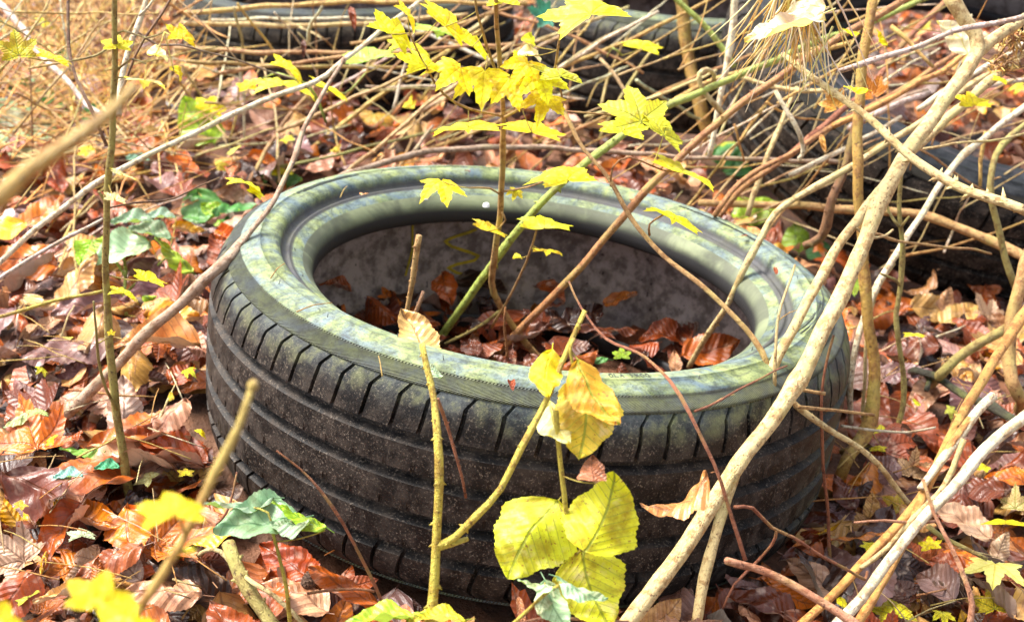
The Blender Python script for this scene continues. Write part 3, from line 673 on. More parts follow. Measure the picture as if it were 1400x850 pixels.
stem('dry_twig', 'red brown wiry twig wandering down over the front of the tyre', 'twig', 'red', [(778, 385, 1.0), (795, 422, .98), (830, 460, .95), (882, 490, .90), (915, 522, .86), (945, 562, .83), (965, 606, .815), (985, 660, .80), (1000, 710, .79), (1019, 766, .775)], 1.5, 2.8,
     extra=[([(950, 562, .828), (985, 548, .85), (1030, 520, .88), (1076, 500, .92)], 2, 1), ([(1004, 693, .793), (1030, 693, .80), (1058, 722, .80), (1085, 735, .80), (1130, 764, .81), (1160, 780, .82), (1182, 790, .825), (1186, 780, .83)], 2.8, 1.8), ([(1062, 724, .80), (1056, 745, .80), (1035, 770, .80), (1005, 800, .79), (988, 832, .785)], 2.4, 1.4)], knots=1.0, wob=.0009, group=TWG)
stem('dry_branch', 'blunt pinkish brown stick pointing left at the lower right of the tyre', 'branch', 'pink', [(993, 766, .765), (1018, 772, .77), (1042, 780, .77), (1080, 798, .765), (1120, 822, .755), (1185, 862, .74)], 5.2, 6, knots=.7, group=CANE)
stem('bramble_cane', 'cream cane curving from the thin cane down into the lower right leaves', 'cane', 'cream', [(1046, 522, .972), (1062, 528, .97), (1092, 556, .96), (1130, 586, .96), (1175, 612, .965), (1212, 648, .965), (1244, 690, .965)], 4.4, 3.8, knots=.6, thorns=4, group=CANE)
stem('dry_twig', 'thin dark red upright twig right of the nearest tyre tread', 'twig', 'red', [(1140, 458, 1.0), (1128, 500, .99), (1124, 560, .98), (1126, 640, .97), (1132, 720, .96), (1137, 786, .95)], 1.6, 2.6, knots=1.4, thorns=6, group=TWG)
stem('dry_twig', 'straight pale twig pointing right at the tread shoulder', 'twig', 'tan', [(1060, 522, .97), (1100, 533, .97), (1128, 538, .97)], 2.4, 2.6, knots=.8, group=TWG)
stem('dry_twig', 'short pale twig ending in mid air right of the tread', 'twig', 'tan', [(1092, 556, .95), (1130, 560, .97), (1165, 563, .99), (1195, 567, 1.01)], 2.6, 2, knots=.6, group=TWG)
stem('dry_twig', 'white flat lying twig right of the tyre beside two yellow leaves', 'twig', 'white', [(1150, 582, 1.08), (1190, 587, 1.09), (1240, 590, 1.1), (1279, 584, 1.11)], 2.2, 1.4, knots=.5, group=TWG)
stem('dry_twig', 'slender red brown twig bent against the front of the tyre lower left', 'twig', 'red', [(378, 616, .80), (410, 642, .80), (440, 672, .795), (470, 715, .79), (498, 768, .785), (512, 800, .782), (528, 838, .78)], 1.2, 2.8, extra=[([(512, 808, .782), (490, 804, .78), (455, 806, .775), (420, 811, .77)], 1.8, 2.2)], knots=.7, group=TWG)
stem('dry_twig', 'tiny red twig leaning on the left side of the tyre tread', 'twig', 'red', [(324, 645, .90), (318, 672, .89), (308, 700, .88), (296, 718, .88)], 1.4, 2, knots=.8, group=TWG)
stem('dry_twig', 'dark red thorny twig hanging before the tread left of centre', 'twig', 'red', [(598, 545, .80), (610, 578, .80), (620, 612, .795), (630, 650, .79), (637, 680, .79)], 2.8, 1.6, thorns=14, group=TWG)
# -- right
stem('woody_shoot', 'mustard brown upright stem right of the nearest tyre, bent at its foot', 'shoot', 'mustard', [(1146, 660, None), (1158, 630, 1.13), (1180, 595, 1.16), (1193, 552, 1.18), (1195, 490, 1.2), (1184, 410, 1.22), (1178, 330, 1.24), (1174, 240, 1.26), (1172, 180, 1.28), (1176, 110, 1.3), (1186, 50, 1.32), (1196, -14, 1.34)], 9, 7, wob=.0012, knots=.7, group=CANE)
stem('woody_shoot', 'slim olive forked stem just right of the mustard brown stem', 'shoot', 'olive', [(1150, 618, None), (1185, 608, 1.17), (1218, 592, 1.19), (1234, 560, 1.2), (1236, 520, 1.21), (1228, 460, 1.22), (1224, 430, 1.23), (1231, 390, 1.24), (1234, 340, 1.25), (1230, 280, 1.26), (1232, 225, 1.27)], 4, 3,
     extra=[([(1231, 392, 1.24), (1222, 382, 1.23), (1204, 374, 1.22)], 2, 1.6), ([(1231, 312, 1.25), (1240, 300, 1.25), (1243, 296, 1.25)], 2, 1.4), ([(1230, 310, 1.25), (1216, 290, 1.26), (1205, 250, 1.27)], 2.4, 1.4)], knots=1.2, group=CANE)
stem('dry_branch', 'long pale stalk bending from the ground right of the tyre up to the right edge', 'branch', 'white', [(1164, 590, None), (1162, 540, 1.2), (1166, 490, 1.21), (1180, 440, 1.23), (1192, 405, 1.25), (1222, 352, 1.29), (1262, 290, 1.34), (1305, 225, 1.39), (1350, 185, 1.44), (1412, 138, 1.5)], 4, 4.4, knots=.5, group=CANE)
stem('dry_branch', 'thin cream stalk close beside the long pale stalk', 'branch', 'cream', [(1180, 600, None), (1181, 540, 1.22), (1184, 470, 1.23), (1192, 420, 1.25), (1206, 385, 1.27), (1222, 360, 1.29)], 2.8, 2.4, knots=.5, group=CANE)
stem('woody_shoot', 'olive curved stem arching down the right edge before the big tyre', 'shoot', 'olive', [(1388, 392, 1.35), (1374, 352, 1.36), (1362, 300, 1.37), (1354, 255, 1.38), (1362, 212, 1.4), (1382, 185, 1.42), (1412, 163, 1.45)], 5, 3.6, knots=.7, group=CANE)
stem('woody_shoot', 'thick grey brown stem at the right edge below the big tyre', 'shoot', 'tan', [(1400, 574, None), (1392, 540, 1.18), (1382, 495, 1.2), (1384, 430, 1.22), (1394, 380, 1.24), (1412, 335, 1.26)], 9, 8, wob=.0015, knots=.6, group=CANE)
stem('woody_shoot', 'olive green bent stem lying in the leaves at the right', 'shoot', 'olive', [(1258, 534, None), (1284, 515, 1.25), (1310, 490, 1.26), (1345, 465, 1.27), (1378, 447, 1.28), (1412, 420, 1.3)], 6, 7, knots=.4, group=CANE)
stem('mossy_twig', 'dark mossy stick lying under the orange canes at the right', 'branch', 'dark', [(1228, 518, None), (1258, 508, 1.27), (1290, 522, 1.25), (1322, 540, 1.22), (1352, 556, 1.18), (1390, 575, 1.14)], 4.5, 6, extra=[([(1262, 508, 1.27), (1268, 522, 1.26), (1266, 534, 1.25)], 3.4, 3.4)], wob=.0015, knots=1.2, group=CANE)
stem('bramble_cane', 'orange brown cane with red scars, upper of the bundle at the lower right', 'cane', 'orange', [(1085, 862, .80), (1160, 790, .85), (1230, 716, .90), (1265, 666, .94), (1300, 600, .98), (1328, 545, 1.02), (1365, 482, 1.07), (1412, 414, 1.12)], 6, 7, knots=.5, thorns=4, group=CANE)
stem('bramble_cane', 'orange cane cut off behind the others in the lower right bundle', 'cane', 'orange', [(1166, 862, .81), (1212, 786, .855), (1246, 716, .90), (1268, 662, .935), (1300, 610, .96), (1326, 572, .98)], 7, 5, knots=.4, group=CANE)
stem('dry_branch', 'white bleached stick, lowest and thickest of the lower right bundle', 'branch', 'white', [(1130, 868, .79), (1190, 800, .83), (1246, 728, .87), (1300, 668, .90), (1345, 616, .93), (1378, 588, .95), (1412, 562, .97)], 6.5, 8.5, knots=.5, wob=.0012, group=CANE)
stem('dry_branch', 'short bleached stick with a broken end above the orange canes', 'branch', 'white', [(1258, 668, .925), (1300, 612, .96), (1332, 566, .985), (1358, 541, 1.0)], 5, 7, knots=.5, group=CANE)
stem('dry_twig', 'thin pale twig lying across the lower right bundle', 'twig', 'cream', [(1177, 776, .85), (1215, 748, .87), (1250, 706, .88), (1290, 664, .93), (1318, 600, .95)], 3.4, 4, group=TWG)
stem('dry_twig', 'reddish brown twig bending down to the bottom edge across the bundle', 'twig', 'pink', [(1262, 655, .90), (1278, 700, .88), (1300, 745, .86), (1318, 790, .84), (1328, 825, .83), (1324, 862, .82)], 2, 4.6, knots=.8, group=TWG)
stem('dry_twig', 'thin pinkish twig lying level across the lower right bundle', 'twig', 'pink', [(1168, 714, .86), (1210, 711, .87), (1245, 714, .88), (1282, 712, .89)], 1.6, 2, knots=1, group=TWG)
stem('dry_twig', 'olive twig lying at the far side of the lower right bundle', 'twig', 'olive', [(1268, 718, .93), (1290, 735, .92), (1315, 748, .91), (1350, 764, .90)], 4, 2.8, knots=.8, group=TWG)
# -- upper right tangle
stem('bramble_cane', 'red cane rising steeply to the top edge above the big tyre', 'cane', 'russet', [(980, 300, 1.5), (1015, 258, 1.5), (1055, 230, 1.5), (1110, 190, 1.52), (1150, 166, 1.55), (1200, 140, 1.58), (1255, 108, 1.6), (1320, 66, 1.64)], 3.8, 3.4, thorns=18, group=CANE)
stem('bramble_cane', 'dull brown cane ending above the back rim of the nearest tyre', 'cane', 'russet', [(976, 296, 1.36), (1000, 262, 1.37), (1028, 238, 1.39), (1075, 214, 1.42), (1110, 190, 1.44)], 3.8, 3, thorns=10, group=CANE)
stem('bramble_cane', 'deep red cane slanting to the top edge between mustard stem and fork', 'cane', 'red', [(1080, 212, 1.6), (1150, 152, 1.66), (1190, 120, 1.7), (1230, 66, 1.74), (1268, 26, 1.78), (1310, -14, 1.82)], 4.6, 4, thorns=14, group=CANE)
stem('budded_twig', 'grey lilac scaly twig running level over the fork to the right edge', 'twig', 'lilac', [(1146, 98, 1.16), (1205, 78, 1.16), (1262, 62, 1.16), (1300, 46, 1.16), (1340, 36, 1.16), (1412, 20, 1.16)], 3.6, 3.4, knots=2.4, thorns=22, wob=.001, group=TWG)
stem('woody_shoot', 'mustard brown crooked stem standing before the tyre with the pale green sidewall', 'shoot', 'mustard', [(972, 196, 2.05), (956, 140, 2.07), (944, 90, 2.1), (936, 40, 2.12), (930, -14, 2.14)], 9, 8, knots=.5, group=CANE)
stem('bramble_cane', 'green stalk arching down from the top edge to the big tyre', 'cane', 'green', [(912, -14, 1.75), (940, 14, 1.74), (968, 40, 1.73), (990, 70, 1.72), (1004, 92, 1.71)], 4, 4, thorns=6, group=CANE)
stem('dry_branch', 'white upright stalk along the left side of the big tyre', 'branch', 'white', [(1006, -14, 1.56), (1000, 50, 1.55), (992, 95, 1.54), (984, 140, 1.53), (975, 190, 1.52), (970, 214, 1.52)], 5, 3.6, knots=.6, group=CANE)
stem('dry_branch', 'hooked cream vine beside the big tyre left shoulder', 'branch', 'cream', [(990, 158, 1.46), (978, 142, 1.45), (966, 130, 1.45), (957, 115, 1.45), (956, 102, 1.45), (966, 96, 1.46), (976, 102, 1.47), (974, 112, 1.48)], 4.4, 2.6, knots=.4, group=CANE)
stem('dry_branch', 'cream stick running level from the green cane toward the mustard stem', 'branch', 'straw', [(900, 152, 1.6), (960, 116, 1.63), (1005, 100, 1.65), (1050, 88, 1.67), (1110, 72, 1.7), (1165, 58, 1.72)], 3.6, 3.4, group=CANE)
stem('dry_branch', 'cream straw running down from the shoulder of the big tyre to the right', 'branch', 'cream', [(1010, 104, 1.62), (1055, 118, 1.6), (1100, 124, 1.58), (1145, 124, 1.56)], 3, 3, group=CANE)
stem('dry_branch', 'short white bent stalk hanging before the big tyre shoulder', 'branch', 'white', [(1060, 124, 1.42), (1074, 148, 1.41), (1088, 172, 1.4), (1096, 190, 1.4), (1098, 208, 1.4), (1092, 218, 1.4)], 3, 3.4, group=CANE)
stem('dry_branch', 'rough brown leaning stick below the orange leaves at the big tyre', 'branch', 'brown', [(1100, 336, 1.35), (1122, 326, 1.34), (1136, 288, 1.34), (1150, 240, 1.35), (1162, 200, 1.36), (1172, 160, 1.37)], 6, 5, wob=.002, knots=1.2, thorns=14, group=CANE)
for i, (lab, col, pts, r) in enumerate([
    ('pale stick leaning from the tyre rim to the upper right tangle', 'cream', [(1022, 296, 1.5), (1040, 240, 1.52), (1062, 180, 1.55), (1090, 120, 1.6)], 3.8),
    ('straw coloured stick crossing the dark gap above the big tyre', 'straw', [(1218, 36, 1.5), (1250, 66, 1.48), (1276, 92, 1.46)], 3.2),
    ('long grey stick crossing the big tyre hole toward the right edge', 'grey', [(1190, 152, 1.62), (1240, 132, 1.64), (1268, 124, 1.65)], 4.6),
    ('level grey stick over the leaves in the big tyre hole', 'lilac', [(1300, 122, 1.7), (1350, 118, 1.7), (1412, 108, 1.7)], 4),
    ('thin level straw from the thorny cane to the right edge', 'cream', [(1262, 204, 1.3), (1320, 196, 1.3), (1370, 190, 1.3), (1412, 180, 1.3)], 2),
    ('white slanting stick reaching the right edge under the dried flower head', 'white', [(1255, 150, 1.42), (1300, 120, 1.44), (1350, 90, 1.47), (1412, 52, 1.5)], 4),
    ('white stick rising over the sidewall of the big tyre', 'white', [(1080, 240, 1.5), (1130, 215, 1.52), (1180, 190, 1.55), (1232, 160, 1.58)], 3.6),
    ('thin pale twig hooked to the right below the middle of the thick cane', 'tan', [(1178, 320, 1.2), (1200, 322, 1.22), (1228, 330, 1.24), (1290, 336, 1.26), (1355, 347, 1.3)], 2),
    ('short cream twig curving right from the thick cane', 'cream', [(1170, 312, 1.1), (1190, 324, 1.12), (1208, 322, 1.14), (1221, 314, 1.15)], 2),
    ('yellow stalk hanging past the left shoulder of the big tyre', 'orange', [(1004, 170, 1.5), (1012, 196, 1.5), (1018, 222, 1.5)], 1.6),
    ('fine straw stalk hanging right of the big tyre middle', 'straw', [(1348, 180, 1.45), (1342, 220, 1.44), (1340, 255, 1.43)], 3),
    ('orange thorny cane crossing below the orange leaves', 'orange', [(1140, 172, 1.45), (1190, 148, 1.48), (1240, 122, 1.5), (1290, 96, 1.54), (1330, 62, 1.57)], 4.4),
    ('lilac white stick lying over the sidewall under the orange cane', 'lilac', [(1160, 176, 1.6), (1210, 150, 1.62), (1270, 126, 1.65)], 5)]):
    stem('dry_branch' if r > 3.4 else 'dry_twig', lab, 'branch' if r > 3.4 else 'twig', col, pts, r, r * .8, knots=.6, wob=.001, thorns=5 if 'thorny' in lab else 0, group=CANE if r > 3.4 else TWG)

# ------------------------------------------------------------ the heap of dry stalks over the back tyres, and loose clutter
clutter = []
def loose(name, cat, col, w, r, r2, knots=.5, wob=.0009, thorns=0, where=''):
    T = Tube(); T.add(w, r, r2, seg=6, wob=wob, knots=knots, thorns=thorns); b = Vector(w[0]); T.V = [v - b for v in T.V]
    o = link(name, T.mesh(name), M_BARK); o.location = b; o.color = (*jit(SC[col], .15), 1); o['category'] = cat
    clutter.append((o, col, name, where, pix(sum((Vector(a) for a in w), Vector()) / len(w)))); return o
heap = [(250, 18, 720, 5, 'straw', 6), (250, 32, 640, 20, 'cream', 6), (240, 66, 480, 72, 'tan', 6), (255, 84, 560, 92, 'tan', 5), (290, 28, 520, 26, 'white', 4), (300, 100, 700, 60, 'tan', 5), (380, 180, 560, 100, 'cream', 5), (340, 250, 432, 116, 'tan', 5), (430, 200, 660, 40, 'straw', 5.5),
        (470, 240, 700, 60, 'cream', 5), (540, 30, 700, 92, 'lilac', 5), (560, 160, 800, 30, 'grey', 5), (600, 120, 860, 10, 'cream', 5), (700, 140, 900, 16, 'white', 5), (760, 96, 980, -5, 'straw', 5), (320, 10, 324, 150, 'cream', 3.4), (326, 84, 334, 190, 'white', 3), (420, 60, 440, 10, 'white', 4),
        (500, 118, 800, 136, 'white', 2.4), (480, 60, 700, 10, 'tan', 4), (800, 160, 980, 96, 'cream', 4), (820, 80, 870, 150, 'cream', 4), (870, 110, 960, 165, 'white', 4), (620, 60, 690, -10, 'cream', 5), (280, 140, 420, 150, 'tan', 3), (660, 10, 880, 100, 'tan', 4), (440, 130, 560, 60, 'lilac', 4), (740, 200, 1060, 60, 'tan', 3.6), (560, 215, 760, 120, 'tan', 4), (820, 190, 900, 60, 'olive', 4), (860, 200, 1000, 180, 'white', 3.4), (330, 240, 660, 160, 'olive', 4), (300, 200, 480, 170, 'cream', 3)]
for a, b, c, d, col, r in heap:
    Y = 2.0 + rnd.uniform(-.1, .15) if min(b, d) < 60 else 1.85 + rnd.uniform(-.1, .1)
    Y2 = Y + rnd.uniform(-.15, .15); m = ((a + c) / 2 + rnd.uniform(-10, 10), (b + d) / 2 + rnd.uniform(-9, 9))
    def cl(px, py, Y_):
        p = P(px, py, Y_)
        if p.z < ground_z(p.x, p.y) + .01: p = G(px, py, .02)
        return p
    w = [cl(a, b, Y), cl(*m, (Y + Y2) / 2), cl(c, d, Y2)]
    loose('dry_stalk', 'stalk', col, w, rpx(r * .62, w[0]), rpx(r * .5, w[2]), where='over the back tyres')
for k in range(215):
    zone = rnd.random()
    if zone < .40: px, py, L, lo = rnd.uniform(880, 1400), rnd.uniform(-10, 330), rnd.uniform(60, 260), (1.55, 1.75); where = 'atop the tangle by the big right tyre' if py < 90 else 'high in the tangle before the big right tyre' if py < 190 else 'low in the tangle before the big right tyre'
    elif zone < .66: px, py, L, lo = rnd.uniform(250, 880), rnd.uniform(0, 215), rnd.uniform(60, 200), (1.75, 2.1); where = 'in the heap behind the nearest tyre'
    elif zone < .82: px, py, L, lo = rnd.uniform(0, 280), rnd.uniform(0, 320), rnd.uniform(60, 220), (1.35, 1.9); where = 'in the upper left beside the dry grass'
    else: px, py, L, lo = rnd.choice([(rnd.uniform(1160, 1400), rnd.uniform(420, 840)), (rnd.uniform(0, 260), rnd.uniform(380, 840))]) + (rnd.uniform(40, 130), None); where = 'lying on the leaves right of the tyre' if px > 700 else 'lying on the leaves left of the tyre'
    an = rnd.gauss(R(32), R(26)) if px > 500 else rnd.choice([rnd.gauss(R(30), R(22)), rnd.gauss(R(80), R(14)), rnd.gauss(R(-35), R(15))])
    if zone >= .66 and zone < .82: an = rnd.gauss(R(45), R(45))
    dx, dy = L / 2 * math.cos(an), -L / 2 * math.sin(an)
    if lo is None: w = [G(px - dx, py - dy * .5, .035), G(px, py, .045), G(px + dx, py + dy * .5, .035)]
    else:
        Y = rnd.uniform(*lo); w = [P(px - dx, py - dy, Y), P(px + rnd.uniform(-8, 8), py + rnd.uniform(-8, 8), Y + .03), P(px + dx, py + dy, Y + rnd.uniform(-.1, .2))]
        w = [p if p.z > ground_z(p.x, p.y) + .015 else G(*pix(p), .02) for p in w]
    if not any(-20 < pix(p)[0] < 1420 and -20 < pix(p)[1] < 870 for p in w): continue
    r = rnd.uniform(.8, 2.1) if lo else rnd.uniform(.9, 1.8)
    col = rnd.choice(['cream', 'straw', 'tan', 'straw', 'white', 'straw', 'orange', 'cream', 'cream', 'white'])
    loose('dry_twig', 'twig', col, w, rpx(r, w[0]), rpx(r * .6, w[2]), where=where)
# fine needles and straws lying on the litter
for k in range(46):
    px, py = rnd.choice([(rnd.uniform(1150, 1400), rnd.uniform(480, 845)), (rnd.uniform(0, 280), rnd.uniform(430, 845))])
    g0 = G(px, py, .05); a = rnd.uniform(0, 3.14); L = rnd.uniform(.02, .045); d = Vector((math.cos(a), math.sin(a), rnd.uniform(-.25, .25))) * L
    loose('pine_needle', 'needle', rnd.choice(['straw', 'orange', 'cream']), [g0 - d, g0 + Vector((0, 0, .003)), g0 + d], .0006, .0004, knots=0, wob=.0004, where='lying on the leaves right of the tyre' if px > 700 else 'lying on the leaves left of the tyre')

# ------------------------------------------------------------ leaves on plants
YEL = (.95, .84, .004); YEL2 = (.82, .76, .008); PALEY = (.82, .80, .34); ORG = (.62, .30, .02)
def plant(name, label, cat, stems, leaves, col, group=None):
    """stems: (pts, r, r2); leaves: (px, py, Y, width px, ratio, roll, spin, kind, colour[, base stalk start])"""
    w0 = PX(stems[0][0])[0]; root = empty(name, w0); tag(root, label, cat, group)
    T = Tube(); paths = []
    for st in stems:
        w = PX(st[0]); paths.append(T.add(w, rpx(st[1], w[0]), rpx(st[2], w[-1]), seg=8, wob=.0005, knots=.5, thorns=st[3] if len(st) > 3 else 0))
    lv = []; pet = Tube()
    allp = [p for q_ in paths for p in q_]
    for L in leaves:
        px, py, Y, w, ra, ro, spn, kind, c = L[:9]
        if kind == 'm': w *= 1.02; ra = min(.95, ra * 1.15)
        me, mid, span = {'m': (rnd.choice(MAPLE), .25, 1.5), 'o': (LEAFLET[0], .5, .78), 'b': (LEAFLET[1], .5, .9), 'n': (LEAFLET[3], .5, 1.0), 'w': (LEAFLET[2], .5, 1.0)}[kind]
        if kind in 'on' : pass
        mw = leaf_view(px, py, Y, w, ra, ro, spn, mid, span, 1 if L[9:] == () or L[9] != 'u' else -1)
        lv.append((me, mw, c, kind)); b = mw @ Vector((0, 0, 0))
        near = min(allp, key=lambda p: (p - b).length); d = (near - b).length
        if .002 < d < .11:
            m = (near + b) / 2 + Vector((0, 0, -.05 * d)); T2 = Tube(); pet.add([near, m, b], .0006, .0005, seg=5)
    T.V = T.V + []
    sm = T.mesh('stem'); child('stem', sm, M_BARK, root, SC[col] if isinstance(col, str) else col)
    if pet.V: child('leaf_stalks', pet.mesh('leaf_stalks'), M_BARK, root, (.55, .42, .06))['kind'] = 'stuff'
    for me, mw, c, kind in lv:
        mat, cc = (M_YELLOW, c) if not isinstance(c[0], str) else ({'s': M_SPOT, 'g': M_GREEN, 'd': M_LITTER, 'y': M_YELLOW}[c[0]], c[1])
        m2 = mesh_copy(me, mat); child('leaf', m2, None, root, jit(cc, .08), mw)
    return root
_mc = {}
def mesh_copy(me, mat):
    k = (me.name, mat.name)
    if k not in _mc:
        m = me.copy(); m.materials.clear(); m.materials.append(mat); _mc[k] = m
    return _mc[k]
Sp = ('s', (.70, .66, .02)); Gr = ('g', (.10, .30, .06)); GB = ('g', (.26, .42, .24)); GY = ('g', (.38, .58, .03)); PG = ('g', (.50, .68, .42))
plant('maple_sapling', 'bare stemmed maple sapling with bright yellow leaves rooted in the nearest tyre', 'sapling',
    [([(744, 494, 1.31), (722, 474, 1.31), (700, 445, 1.305), (682, 415, 1.30), (673, 385, 1.29), (678, 335, 1.27), (685, 275, 1.25), (688, 200, 1.22), (685, 110, 1.2), (681, 50, 1.18), (677, -14, 1.16)], 4.8, 3),
     ([(684, 125, 1.2), (676, 95, 1.19), (664, 60, 1.17), (652, 15, 1.15), (650, -12, 1.14)], 2.2, 1.6), ([(691, 160, 1.21), (640, 148, 1.19), (606, 128, 1.17), (575, 78, 1.15), (560, 45, 1.14)], 1.8, 1.2), ([(672, 448, 1.3), (700, 400, 1.28), (722, 350, 1.26), (735, 310, 1.25)], 2, 1.3),
     ([(690, 160, 1.2), (725, 140, 1.17), (755, 105, 1.15), (762, 70, 1.13), (768, 28, 1.12)], 1.8, 1.5), ([(687, 262, 1.24), (720, 256, 1.22), (750, 246, 1.2)], 1.5, 1.1), ([(686, 268, 1.24), (670, 258, 1.23), (640, 257, 1.21)], 1.5, 1.1), ([(686, 290, 1.25), (690, 300, 1.25), (682, 312, 1.25)], 1.4, 1)],
    [(800, 10, 1.12, 135, .42, 4, 20, 'm', YEL), (540, 40, 1.14, 84, .5, -38, 0, 'm', YEL), (578, 82, 1.15, 82, .45, -28, 40, 'm', YEL), (612, 30, 1.16, 90, .34, -48, 10, 'm', YEL), (650, 60, 1.16, 66, .35, -42, 0, 'm', YEL), (622, 98, 1.15, 86, .5, -22, 160, 'm', YEL), (662, 108, 1.15, 92, .6, -5, 180, 'm', YEL), (700, 118, 1.14, 78, .75, 6, 190, 'm', YEL),
     (716, 92, 1.15, 66, .7, 0, 150, 'm', YEL), (742, 112, 1.14, 78, .55, -12, 200, 'm', YEL), (745, 138, 1.14, 70, .5, -8, 170, 'm', YEL), (762, 97, 1.13, 84, .40, -22, 30, 'm', Sp), (722, 70, 1.14, 66, .22, -18, 0, 'n', (.80, .76, .62)), (722, 52, 1.15, 42, .35, -30, 0, 'n', YEL2), (640, 170, 1.19, 110, .22, 2, 0, 'm', YEL), (728, 176, 1.18, 104, .24, -12, 0, 'm', YEL),
     (768, 238, 1.2, 104, .40, -6, 30, 'm', YEL), (606, 254, 1.21, 72, .42, -14, 200, 'm', YEL), (705, 263, 1.23, 26, .7, -20, 180, 'm', YEL2), (670, 312, 1.25, 62, .25, -24, 0, 'm', YEL2), (745, 306, 1.25, 88, .26, -6, 0, 'm', YEL), (706, 350, 1.26, 26, .25, -4, 0, 'n', YEL), (748, 341, 1.26, 50, .22, -8, 0, 'm', YEL2), (600, 20, 1.17, 60, .4, -50, 30, 'm', YEL), (688, -2, 1.17, 60, .45, 0, 0, 'm', YEL), (560, 20, 1.14, 56, .3, -55, 0, 'm', YEL)], 'tan')
plant('maple_sprig', 'sprig of black speckled yellow leaves over the back rim of the nearest tyre', 'sprig',
    [([(770, 152, 1.18), (766, 120, 1.17), (756, 102, 1.16)], 1.4, 1), ([(772, 152, 1.18), (810, 155, 1.17), (860, 160, 1.17), (872, 158, 1.17)], 1.4, 1), ([(835, 255, 1.12), (838, 230, 1.12), (860, 215, 1.13), (905, 232, 1.14), (925, 235, 1.14)], 1.4, 1), ([(888, 322, 1.09), (888, 306, 1.09), (908, 293, 1.1)], 1.6, 1.2)],
    [(872, 152, 1.17, 110, .6, -22, 30, 'm', Sp), (908, 178, 1.16, 84, .35, -48, 20, 'm', Sp), (852, 172, 1.24, 80, .5, -10, 0, 'm', YEL2), (935, 232, 1.14, 112, .16, -27, 0, 'm', YEL2), (924, 296, 1.1, 96, .2, -28, 0, 'm', YEL)], 'russet')
plant('yellow_sprig', 'small yellow lobed leaf against the pale green sidewalled tyre', 'sprig', [([(850, 76, 1.7), (838, 66, 1.7), (830, 78, 1.72)], 1.5, 1)], [(878, 60, 1.7, 66, .4, -14, 0, 'm', YEL)], 'green')
plant('yellow_sprig', 'group of yellow green leaves before the dark tyre at the back left', 'sprig',
    [([(430, 116, 1.5), (410, 112, 1.5), (380, 100, 1.52), (350, 112, 1.55)], 1.6, 1), ([(430, 116, 1.5), (470, 128, 1.5), (500, 100, 1.52)], 1.6, 1), ([(424, 120, 1.5), (436, 140, 1.5), (446, 168, 1.5)], 2, 2)],
    [(398, 92, 1.5, 66, .35, -36, 0, 'm', YEL), (388, 112, 1.53, 100, .25, -4, 0, 'm', YEL2), (338, 116, 1.55, 34, .7, 10, 0, 'm', YEL), (450, 118, 1.5, 70, .3, -28, 0, 'm', YEL), (505, 75, 1.55, 86, .3, 8, 0, 'm', GY), (600, 38, 1.6, 90, .25, -12, 0, 'm', GY), (560, 60, 1.5, 70, .3, -10, 0, 'm', YEL2)], 'green')
plant('young_sapling', 'slim olive upright sapling with small yellow leaves left of the tyre', 'sapling',
    [([(184, 738, None), (178, 690, .98), (170, 630, .985), (158, 550, .99), (150, 480, .995), (146, 400, 1.0), (145, 330, 1.0), (147, 250, 1.0), (154, 180, 1.0), (157, 90, 1.0), (156, 0, 1.0), (156, -14, 1.0)], 6.6, 3.6), ([(160, 560, .985), (145, 530, .98), (135, 490, .975), (130, 450, .97), (128, 412, .965)], 2.4, 1.4),
     ([(148, 285, 1.0), (138, 266, 1.0), (134, 262, 1.0)], 2.4, 1.6), ([(157, 50, 1), (168, 42, 1), (200, 52, .99), (225, 44, .98)], 1.6, 1), ([(156, 100, 1), (180, 82, 1), (200, 88, .99)], 1.4, 1), ([(157, 60, 1), (130, 76, .99), (95, 84, .97)], 1.4, 1), ([(158, 106, 1), (175, 106, 1), (190, 106, .99)], 1.2, .8)],
    [(160, 60, 1.0, 48, .55, 0, 0, 'm', YEL), (250, 46, .97, 52, .6, -30, 20, 'm', YEL), (214, 70, .97, 58, .25, -20, 0, 'n', PALEY), (242, 96, .97, 46, .2, -52, 0, 'n', YEL), (198, 108, .98, 64, .16, -8, 0, 'm', PALEY), (74, 76, .96, 58, .4, -18, 0, 'm', YEL), (24, 66, .95, 60, .8, 10, 0, 'm', Sp), (168, 238, .99, 44, .15, -22, 0, 'm', PALEY), (158, 270, .98, 38, .45, -14, 0, 'm', PALEY), (152, 455, .98, 13, .8, 0, 0, 'm', YEL2),
     (170, 398, 1.0, 50, .35, -18, 0, 'm', YEL2), (205, 380, 1.0, 56, .35, -22, 0, 'm', YEL2), (335, 248, 1.1, 60, .2, -14, 0, 'm', YEL2), (350, 262, 1.1, 30, .6, -36, 0, 'm', YEL)], 'olive')
# blurred sprig close to the lens
plant('blurred_sprig', 'out of focus tan shoot with blurred yellow leaves close in front at lower left', 'sprig',
    [([(150, 900, 0.414), (196, 826, 0.418), (250, 740, 0.427), (290, 650, .440), (325, 580, .449), (345, 528, .458)], 7, 4.6), ([(345, 530, .458), (347, 522, .458)], 7, 6), ([(255, 735, 0.427), (245, 710, 0.427), (262, 690, 0.422)], 3, 2)],
    [(236, 692, .418, 108, .55, 4, 0, 'm', YEL), (135, 815, .405, 104, .7, -18, 0, 'm', YEL), (170, 850, .396, 90, .7, -20, 0, 'm', YEL), (0, 842, .396, 80, .6, -30, 0, 'm', YEL), (250, 752, .427, 44, .5, 10, 0, 'm', YEL)], 'straw')
